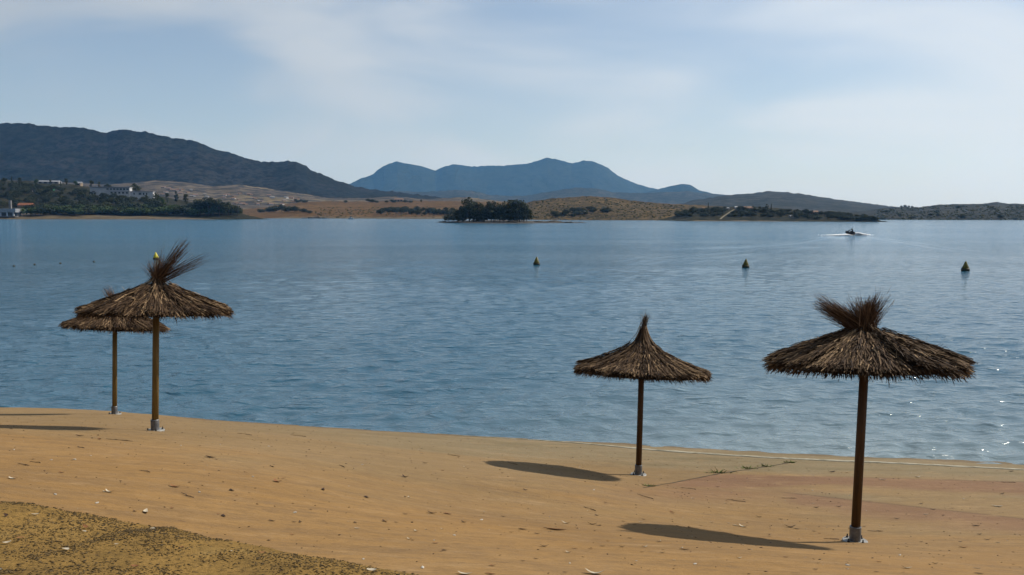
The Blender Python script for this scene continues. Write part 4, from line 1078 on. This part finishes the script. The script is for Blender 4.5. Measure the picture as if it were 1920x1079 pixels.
    for (dx_, dy_, dz_, L0, spread, cnt, curl, w0) in plumes:
        d0 = np.array([dx_, dy_, dz_], float); d0 /= np.linalg.norm(d0)
        P0 = np.stack([r.normal(0, w0, cnt), r.normal(0, w0, cnt), z0 - .10 + r.uniform(-.05, .10, cnt)], -1)
        D = d0[None] + r.normal(0, spread, (cnt, 3)); D /= np.linalg.norm(D, axis=1)[:, None]
        Ln = L0 * (0.45 + .55 * r.random(cnt) ** .6)
        bd = np.array(curl)[None] * (Ln / L0)[:, None] ** 2 + r.normal(0, .025, (cnt, 3))
        parts.append(strands(P0, D, Ln, r.uniform(.004, .010, cnt), bd, 5, np.clip(r.normal(.5, .22, cnt), 0, 1), taper=.3))
        # feathered side blades near the tips
        k = cnt // 2; i = r.integers(0, cnt, k); u = r.uniform(.5, .95, k)
        P1 = P0[i] + D[i] * (Ln[i] * u)[:, None] + bd[i] * (u ** 2)[:, None]
        D1 = D[i] + r.normal(0, .33, (k, 3)); D1 /= np.linalg.norm(D1, axis=1)[:, None]
        parts.append(strands(P1, D1, r.uniform(.04, .13, k), r.uniform(.003, .006, k), r.normal(0, .01, (k, 3)), 2, np.clip(r.normal(.62, .2, k), 0, 1)))
    V, F, c = join(parts)
    obj('tuft', mesh_np('tuft', V, F, M[tuft_mat], False, {'strand': c}), can, kind='stuff')
    bm = bmesh.new(); zb = z0 - .08
    for q_ in range(3):
        pts = [(.068 * math.cos(a), .068 * math.sin(a), zb + q_ * .012 + .006 * math.sin(a)) for a in np.linspace(0, 6.28, 17)]
        tube(bm, pts, [.007] * len(pts), 6)
    obj('tie_cord', bm_mesh('tie_cord', bm, M['thatch_core'], True), can)
    return root
C_STD = [(0.05, .50), (.12, .445), (.25, .39), (.6, .255), (.95, .12), (1.15, .04)]
umbrella('u4', 2.31, 1.15, C_STD, (R(-5.0), R(-0.4), 0),
         [(-1.0, .0, .62, .66, .055, 460, (-.03, 0, .03), .045), (-.75, -.1, .80, .74, .035, 40, (-.24, 0, -.05), .03), (-.50, 0, .9, .44, .13, 240, (-.02, 0, 0), .05), (-.1, 0, 1, .38, .13, 160, (0, 0, 0), .05), (.26, 0, 1, .42, .14, 520, (.02, 0, .0), .05), (.62, .05, .85, .54, .05, 60, (.03, 0, .06), .03), (.30, 0, 1, .56, .05, 60, (.03, 0, 0), .03), (-.08, 0, 1, .50, .025, 22, (-.05, 0, 0), .02), (.2, -.3, .9, .24, .2, 120, (0, 0, 0), .05)],
         104, 'nearest thatched umbrella at right, with a forked reed tuft leaning left', lean=(.04, 0), n=13000, ragged=.055)
C_SPIRE = [(0.045, .90), (.075, .80), (.115, .69), (.17, .59), (.27, .485), (.45, .360), (.8, .195), (1.05, .105), (1.27, .035)]
umbrella('u3', 2.05, 1.27, C_SPIRE, (R(-6.0), R(2.4), 0),
         [(.05, 0, 1, .24, .10, 220, (.02, 0, 0), .022), (.1, 0, 1, .32, .10, 40, (.05, 0, -.02), .015)],
         203, 'thatched umbrella with a pointed closed peak, right of the middle', lean=(.035, 0), n=10000, ragged=.03, tuft_mat='thatch')
umbrella('u2', 2.12, 1.22, [(0.05, .60), (.12, .53), (.25, .45), (.6, .28), (1.0, .125), (1.22, .04)], (R(-4.5), R(0.4), 0),
         [(.55, 0, .85, .92, .06, 170, (.05, 0, -.02), .035), (.90, 0, .55, .95, .045, 110, (.06, 0, -.04), .03), (.12, 0, 1, .46, .12, 170, (0, 0, 0), .04), (-.35, 0, .9, .36, .15, 110, (-.03, 0, 0), .035), (.03, 0, 1, .66, .04, 25, (.04, 0, 0), .02)],
         302, 'thatched umbrella at left in front, with a long reed plume blown right', lean=(0.10, 0), n=10000, pole='pole_pale')
umbrella('u1', 2.21, 1.14, [(0.05, .52), (.12, .46), (.25, .40), (.6, .26), (.95, .115), (1.14, .04)], (R(-4.5), R(4.0), 0),
         [(-.45, 0, .9, .55, .10, 170, (-.05, 0, .05), .03), (.5, 0, .8, .35, .15, 60, (.03, 0, 0), .03)],
         401, 'rear thatched umbrella at far left, standing closest to the water', lean=(.10, 0), n=8000, pole='pole_pale')

# ------------------------------------------------------------------ buoys
def buoy(px, py, hm, label, lean=0.0, bm_='buoy'):
    p = at_z(px, py, 0.0)
    e = obj('buoy', None, loc=(p[0], p[1], 0.0), rot=(0, lean, px), label=label, category='buoy', group='yellow cone buoys on the lake')
    bm = bmesh.new(); lathe(bm, [(.10 * hm, -.25 * hm), (.36 * hm, -.12 * hm), (.42 * hm, .06 * hm), (.42 * hm, .20 * hm), (.38 * hm, .26 * hm)], 20)
    obj('float', bm_mesh('float', bm, M['buoy_dark'], True), e)
    bm = bmesh.new(); lathe(bm, [(.375 * hm, .255 * hm), (.32 * hm, .38 * hm), (.07 * hm, .96 * hm), (.03 * hm, 1.0 * hm)], 20)
    obj('cone', bm_mesh('cone', bm, M[bm_], True), e)
buoy(1006, 497, 0.92, 'yellow cone buoy in the middle of the lake, left of two others', .03)
buoy(1398, 502, 0.94, 'yellow cone buoy between the pointed umbrella and the nearest umbrella', -.04)
buoy(1810, 508, 0.98, 'rightmost yellow cone buoy beyond the nearest umbrella', .02)
buoy(293, 487, 0.90, 'yellow cone buoy behind the tuft of the front left umbrella', .06, 'buoy_yellow_lit')
for px, py in [(26, 500), (65, 497), (113, 495), (176, 492)]:
    p = at_z(px, py, 0.0)
    bm = bmesh.new(); lathe(bm, [(.04, -.10), (.10, -.04), (.12, .03), (.09, .10), (.03, .13)], 14)
    obj('small_float', bm_mesh('small_float', bm, M['buoy_dark'], True), loc=(p[0], p[1], .02), label='tiny dark float in the line on the water at left', category='float', group='line of small floats on the water')

# ------------------------------------------------------------------ jet ski with rider
jr = obj('jet_ski', None, loc=(JET[0], JET[1], 0.30), rot=(R(0), R(-8), R(122)), label='dark jet ski throwing white spray far out on the lake', category='jet ski')
bm = bmesh.new(); rings = []
for x, w, zk, zd in [(-1.5, .50, -.05, .45), (-1.2, .56, -.15, .52), (-.4, .58, -.22, .58), (.5, .54, -.20, .62), (1.1, .38, -.05, .70), (1.5, .18, .25, .74), (1.7, .04, .50, .74)]:
    rings.append([bm.verts.new(q) for q in [(x, -w, zd * .62), (x, -w * .7, zk * .3), (x, 0, zk), (x, w * .7, zk * .3), (x, w, zd * .62), (x, w * .55, zd), (x, -w * .55, zd)]])
for a, b in zip(rings[:-1], rings[1:]):
    for k in range(7):
        bm.faces.new([a[k], a[(k + 1) % 7], b[(k + 1) % 7], b[k]])
bm.faces.new(rings[0]); bm.faces.new(rings[-1][::-1])
obj('hull', bm_mesh('hull', bm, M['black'], False), jr)
obj('seat', box_mesh('seat', -1.2, .15, -.2, .2, .56, .86, M['black'], .08), jr)
bm = bmesh.new(); tube(bm, [(.95, 0, .68), (.62, 0, .95), (.45, 0, 1.08)], [.2, .13, .08], 10); tube(bm, [(.42, -.42, 1.12), (.48, 0, 1.08), (.42, .42, 1.12)], [.03, .035, .03], 8)
obj('handlebar', bm_mesh('handlebar', bm, M['black'], True), jr)
def skin_body(name, verts, edges, radii, mat, parent, loc, rot, **props):
    me = bpy.data.meshes.new(name); me.from_pydata(verts, edges, []); me.materials.append(mat)
    o = obj(name, me, parent, loc=loc, rot=rot, **props)
    md = o.modifiers.new('skin', 'SKIN'); md.use_smooth_shade = True
    for i, rd in enumerate(radii):
        me.skin_vertices[0].data[i].radius = (rd, rd)
    me.skin_vertices[0].data[0].use_root = True
    s = o.modifiers.new('sub', 'SUBSURF'); s.levels = 1; s.render_levels = 2
    return o
bv_ = [(-.45, 0, .92), (-.40, 0, 1.18), (-.22, 0, 1.45), (-.12, 0, 1.56), (-.08, 0, 1.66), (-.04, 0, 1.80),
       (-.20, .20, 1.44), (.08, .33, 1.22), (.38, .36, 1.13), (-.20, -.20, 1.44), (.08, -.33, 1.22), (.38, -.36, 1.13),
       (-.40, .13, .90), (.05, .30, .90), (-.08, .34, .50), (.10, .34, .45), (-.40, -.13, .90), (.05, -.30, .90), (-.08, -.34, .50), (.10, -.34, .45)]
be_ = [(0, 1), (1, 2), (2, 3), (3, 4), (4, 5), (2, 6), (6, 7), (7, 8), (2, 9), (9, 10), (10, 11), (0, 12), (12, 13), (13, 14), (14, 15), (0, 16), (16, 17), (17, 18), (18, 19)]
br_ = [.15, .16, .17, .07, .10, .10, .08, .055, .04, .08, .055, .04, .11, .085, .06, .05, .11, .085, .06, .05]
person = skin_body('person', bv_, be_, br_, M['suit'], None, (JET[0], JET[1], 0.30), (0, R(-8), R(122)), label='person in dark clothing crouched over the handlebar of the jet ski', category='person')
# foam: low broken ridges of white water either side and behind
fr = np.random.default_rng(12)
n = 5200
side = fr.random(n)
ang = np.where(side < .5, R(180 + 12), R(-12)) + fr.normal(0, .12, n)
dist = np.abs(fr.normal(0, 1, n)) * np.where(side < .5, 2.5, 1.7) + .2
hx = JET[0] + np.cos(ang) * dist; hy = JET[1] + .6 + np.sin(ang) * dist * .5 - fr.random(n) * 2.2
hz = np.exp(-dist / 3.0) * fr.random(n) ** 1.2 * np.where(side < .5, .5, 1.2) * sstep(.3, 1.6, dist) + .08 + .08 * fr.random(n)
s = fr.uniform(.04, .14, n)
tet = np.array([[1, 0, -.5], [-.5, .87, -.5], [-.5, -.87, -.5], [0, 0, 1]])
V = (np.stack([hx, hy, hz], -1)[:, None] + tet[None] * s[:, None, None] * np.array([2.0, 1.6, .45])).reshape(-1, 3)
F = (np.arange(n)[:, None, None] * 4 + np.array([[0, 1, 3], [1, 2, 3], [2, 0, 3], [0, 2, 1]])[None]).reshape(-1, 3)
obj('spray_foam', mesh_np('spray_foam', V, F, M['foam'], True), kind='stuff', label='white spray and foam around the jet ski', category='foam')

# ------------------------------------------------------------------ beach details
# pale concrete edge just inside the waterline
KE = [(820, 813.5), (900, 819.5), (1000, 825), (1100, 832.5), (1180, 840), (1271, 847.5), (1370, 854), (1467, 859.6), (1640, 867), (1780, 874), (1920, 881), (2150, 891), (2500, 905)]
kw = np.array([hit(a, b) for a, b in KE]); u = np.linspace(0, len(kw) - 1, 260)
kx = np.interp(u, range(len(kw)), kw[:, 0]); ky = np.interp(u, range(len(kw)), kw[:, 1])
hw_ = (0.045 + 0.085 * sstep(0, 5, u)) * (0.75 + 0.5 * fbm(kx * 2.5, kx * 0, 3, 4))
rows = []
for off, lift in [(-1, -.03), (-1, .007), (1, .007), (1, -.03)]:
    yy = ky + off * hw_ + .02 * (fbm(kx * 7, kx * 0, 2, int(off + 5)) - .5)
    rows.append(np.stack([kx, yy, ground(kx, yy) + lift], -1))
obj('kerb_edge', mesh_np('kerb_edge', np.array(rows), grid_faces(4, len(kx)), M['kerb']), kind='structure')
# cracked joint with weeds
CR = [(1206, 915), (1240, 909), (1290, 900), (1345, 889), (1400, 881), (1440, 875), (1487, 867)]
cw = np.array([hit(a, b) for a, b in CR]); u = np.linspace(0, len(cw) - 1, 90)
kx = np.interp(u, range(len(cw)), cw[:, 0]); ky = np.interp(u, range(len(cw)), cw[:, 1]); ky = ky + .06 * (fbm(kx * 6, kx * 0, 3, 8) - .5)
rows = []
wj = .012 + .045 * fbm(kx * 8, kx * 0, 3, 18)
for off in (-1, 1):
    yy = ky + off * wj; rows.append(np.stack([kx, yy, ground(kx, yy) + .005], -1))
obj('ground_joint', mesh_np('ground_joint', np.array(rows), grid_faces(2, len(kx)), M['crack']), kind='structure')
def weed(px, py, size, seed, label):
    p = hit(px, py); r = np.random.default_rng(seed); n = 46
    a = r.random(n) * 6.28; q = np.minimum(np.abs(r.normal(0, .5, n)), 1.1) * size
    P0 = np.stack([q * np.cos(a) * 1.7, q * np.sin(a) * .5, 0 * q], -1)
    D = np.stack([np.cos(a) * .8, np.sin(a) * .8, r.uniform(.3, 1.2, n)], -1); D /= np.linalg.norm(D, axis=1)[:, None]
    V, F, c = strands(P0, D, size * r.uniform(.35, .9, n), r.uniform(.012, .024, n), np.stack([0 * a, 0 * a, -size * .2 * np.ones(n)], -1), 3, r.random(n), taper=.2)
    obj('weed', mesh_np('weed', V, F, M['weed']), loc=p, label=label, category='weed')
weed(1347, 887, .17, 1, 'largest green weed, growing midway along the joint in the slabs')
weed(1404, 879, .14, 2, 'flat green weed in the joint, right of the largest weed')
weed(1437, 875, .10, 3, 'small green weed in the joint next to the farthest weed')
weed(1482, 868, .10, 4, 'green weed at the water end of the joint in the slabs')
weed(1216, 912, .09, 5, 'tiny weed at the sandy end of the joint near the pointed umbrella')

# fallen leaves, twigs and pale stones
def leaf_mesh(name, L0, W, curl, mat):
    nx = 7; V = []
    for i in range(nx):
        u = i / (nx - 1); w = W * math.sin(math.pi * (0.04 + .92 * u)) ** .8
        x = (u - .5) * L0; z = curl * (u - .5) ** 2 * 4 * L0; y0 = .12 * L0 * math.sin(u * 3)
        V += [(x, y0 - w, z + .3 * w), (x, y0, z), (x, y0 + w, z + .4 * w)]
    F = []
    for i in range(nx - 1):
        for k in range(2):
            a = i * 3 + k; F.append((a, a + 1, a + 4, a + 3))
    return mesh_np(name, V, F, mat)
LEAF = {c: [leaf_mesh('leaf', 1.0, .15, cu, M[m]) for cu in (.05, .12, .2)] for c, m in (('dark', 'leaf_dark'), ('rust', 'leaf_rust'), ('pale', 'leaf_pale'))}
def stone_mesh(seed):
    bm = bmesh.new(); bmesh.ops.create_icosphere(bm, subdivisions=1, radius=.5); r = random.Random(seed)
    for v in bm.verts:
        v.co *= r.uniform(.7, 1.2); v.co.z *= .55
    return bm_mesh('stone', bm, M['stone_pale'])
STONE = [stone_mesh(i) for i in range(4)]
def slope_rot(x, y, yaw):
    e = .15; g = ground(np.array([x + e, x - e, x, x]), np.array([y, y, y + e, y - e]))
    nrm = Vector((-(g[0] - g[1]) / (2 * e), -(g[2] - g[3]) / (2 * e), 1)).normalized()
    return (nrm.to_track_quat('Z', 'Y').to_matrix() @ Matrix.Rotation(yaw, 3, 'Z')).to_euler()
lr = random.Random(21)
def leaf(px, py, wpx, c, yaw=None, lift=.004):
    p = hit(px, py); s = p[1] / F_PX * wpx * 1.25
    o = obj('fallen_leaf', LEAF[c][lr.randrange(3)], loc=(p[0], p[1], p[2] + lift), label={'dark': 'curled dark brown leaf lying on the sand', 'rust': 'rust coloured leaf lying on the sand', 'pale': 'bleached pale leaf lying on the sand'}[c], category='leaf', group={'dark': 'dark leaves on the sand', 'rust': 'rust leaves on the sand', 'pale': 'pale leaves on the sand'}[c])
    o.rotation_euler = slope_rot(p[0], p[1], lr.uniform(-.5, .5) if yaw is None else yaw)
    o.scale = (s, s * lr.uniform(.8, 1.5), s)
    return o
for px, py, w, c in [(395, 858, 22, 'dark'), (116, 887, 12, 'rust'), (329, 913, 18, 'rust'), (521, 904, 16, 'rust'), (436, 920, 14, 'dark'), (421, 968, 14, 'dark'), (510, 977, 12, 'dark'), (206, 923, 16, 'pale'), (276, 961, 22, 'pale'), (25, 898, 16, 'pale'),
        (608, 919, 13, 'dark'), (689, 933, 14, 'dark'), (722, 978, 12, 'dark'), (810, 963, 18, 'dark'), (840, 964, 16, 'rust'), (1040, 994, 36, 'rust'), (1020, 1025, 14, 'dark'), (1110, 984, 16, 'dark'), (1062, 982, 14, 'pale'), (1283, 1031, 16, 'dark'), (760, 895, 14, 'dark'), (797, 869, 10, 'dark'), (985, 919, 10, 'dark'), (980, 993, 16, 'dark'), (870, 980, 14, 'dark'),
        (1423, 970, 10, 'dark'), (1394, 988, 14, 'pale'), (1380, 986, 12, 'pale'), (1530, 952, 10, 'dark'), (1481, 989, 18, 'dark'), (1830, 986, 12, 'dark'), (1806, 1027, 14, 'rust'), (1700, 1066, 16, 'pale'), (1835, 1076, 14, 'dark'), (1115, 1076, 30, 'pale'), (872, 1077, 24, 'pale'), (920, 1077, 20, 'rust'), (150, 818, 14, 'dark'), (188, 824, 12, 'rust'), (185, 817, 7, 'dark'), (1870, 950, 16, 'pale'), (1560, 885, 12, 'dark'), (1655, 900, 12, 'pale'), (1720, 895, 10, 'pale'), (1895, 884, 10, 'dark')]:
    leaf(px, py, w, c)
for i in range(190):
    px = lr.uniform(-20, 1940); py = lr.uniform(820, 1075)
    if py < np.interp(px, [0, 700, 1200, 1920], [790, 822, 850, 884]) or py > np.interp(px, [e[0] for e in EDGE], [e[1] - 8 for e in EDGE]):
        continue
    leaf(px, py, lr.uniform(4, 9) * (0.5 + (py - 780) / 350), lr.choice(['dark', 'dark', 'dark', 'rust', 'pale']))
# leaves on the bank
for i in range(34):
    uu = lr.uniform(1.5, 10); vv = lr.uniform(.15, 2.2) ; x, y, z = bank_pt(np.array([uu]), np.array([vv]))
    c = lr.choice(['pale', 'pale', 'pale', 'dark', 'rust'])
    o = obj('fallen_leaf', LEAF[c][lr.randrange(3)], loc=(x[0], y[0], z[0] + .012), label='%s leaf lying on the gravelly bank' % {'pale': 'bleached pale', 'dark': 'curled dark brown', 'rust': 'rust coloured'}[c], category='leaf', group='%s leaves on the gravelly bank' % c)
    s = lr.uniform(.025, .075); o.scale = (s, s * 1.4, s); o.rotation_euler = (lr.uniform(-.2, .2), lr.uniform(-.2, .2), lr.uniform(-1.2, 1.2))
def twig(px, py, wpx, seed):
    p = hit(px, py); r = random.Random(seed); s = p[1] / F_PX * wpx; bm = bmesh.new()
    pts = [(-s / 2, 0, .006)]; y = 0
    for k in range(1, 6):
        y += r.uniform(-.09, .09) * s; pts.append((-s / 2 + s * k / 5, y, .006 + r.uniform(0, .006)))
    tube(bm, pts, [.005, .006, .005, .004, .004, .002], 5)
    i = r.randrange(1, 4); tube(bm, [pts[i], (pts[i][0] + s * .12, pts[i][1] + s * r.choice([-.14, .14]), .012)], [.004, .002], 4)
    o = obj('twig', bm_mesh('twig', bm, M['twig'], True), loc=p, label='thin bare twig lying on the sand', category='twig', group='twigs on the sand')
    o.rotation_euler = slope_rot(p[0], p[1], r.uniform(-.4, .4))
for i, (px, py, w) in enumerate([(45, 872, 34), (65, 868, 26), (225, 826, 50), (150, 840, 22), (458, 815, 40), (560, 818, 36), (350, 930, 40), (508, 875, 22), (270, 885, 30), (640, 875, 26), (1107, 955, 34), (1210, 932, 40), (1380, 940, 36), (850, 855, 26), (1290, 917, 30), (1640, 996, 30), (1560, 1012, 30), (1890, 905, 26), (960, 870, 26), (1480, 935, 30)]):
    twig(px, py, w, i)
for i in range(50):
    px = lr.uniform(-20, 1940); py = lr.uniform(830, 1070)
    if py < np.interp(px, [0, 700, 1200, 1920], [795, 830, 856, 888]) or py > np.interp(px, [e[0] for e in EDGE], [e[1] - 8 for e in EDGE]):
        continue
    p = hit(px, py); s = lr.uniform(.014, .034)
    o = obj('pale_stone', STONE[i % 4], loc=(p[0], p[1], p[2] + s * .12), rot=(0, 0, i), label='small pale stone lying on the sand', category='stone', group='pale stones on the sand')
    o.scale = (s * 1.5, s, s)
# fine litter on the sand and bark chips on the bank: too many to count
def chips(name, X, Y, Z, smin, smax, mat, seed, tilt=.4):
    r = np.random.default_rng(seed); n = len(X); yaw = r.random(n) * 6.28
    d = np.stack([np.cos(yaw), np.sin(yaw), r.normal(0, tilt * .4, n)], -1); s = np.stack([-np.sin(yaw), np.cos(yaw), r.normal(0, tilt, n)], -1)
    ln = r.uniform(smin, smax, n)[:, None]; w = ln * r.uniform(.15, .45, n)[:, None]; h = w * .35
    C = np.stack([X, Y, Z], -1); up = np.array([0, 0, 1.0])
    V = np.stack([C - d * ln / 2, C + s * w / 2 - up * h * .3, C + d * ln / 2, C - s * w / 2 - up * h * .3, C + up * h, C - up * h], 1).reshape(-1, 3)
    f = np.array([[0, 3, 4], [3, 2, 4], [2, 1, 4], [1, 0, 4], [3, 0, 5], [2, 3, 5], [1, 2, 5], [0, 1, 5]])
    F = (np.arange(n)[:, None, None] * 6 + f[None]).reshape(-1, 3)
    return obj(name, mesh_np(name, V, F, mat), kind='stuff')
cr = np.random.default_rng(31)
uu = cr.uniform(0, 12, 26000); vv = cr.random(26000) ** 1.3 * 3.2 + .01
keep = fbm(np.interp(uu, eu, ex) * 2.2, (np.interp(uu, eu, ey) - vv) * 2.2, 3, 55) + cr.normal(0, .1, len(uu)) > .44
x, y, z = bank_pt(uu[keep], vv[keep])
chips('bark_litter', x, y, z + .003, .010, .040, M['chip'], 5)
x = cr.uniform(-14, 16, 2600); y = cr.uniform(6, 21, 2600); z = ground(x, y)
k = (z > .15)
chips('sand_litter', x[k], y[k], z[k] + .003, .012, .045, M['leaf_dark'], 6, .15)
x = cr.uniform(-14, 16, 420); y = cr.uniform(6, 21, 420); z = ground(x, y); k = z > .15
chips('shell_grit', x[k], y[k], z[k] + .003, .01, .03, M['stone_pale'], 8, .15)

# ------------------------------------------------------------------ air
hz_m = bpy.data.materials.new('haze'); hz_m.use_nodes = True
ht = hz_m.node_tree
for nd in list(ht.nodes):
    if nd.type != 'OUTPUT_MATERIAL': ht.nodes.remove(nd)
pv = N(ht, 'ShaderNodeVolumePrincipled')
pv.inputs['Color'].default_value = (0.19, 0.50, 1.0, 1)
pv.inputs['Density'].default_value = 4.3e-5
pv.inputs['Absorption Color'].default_value = (1, 1, 1, 1)
pv.inputs['Anisotropy'].default_value = 0.2
L(ht, pv.outputs[0], ht.nodes['Material Output'].inputs['Volume'])
obj('haze', box_mesh('haze', -13000, 13000, -400, 10200, -60, 640, hz_m), kind='stuff')
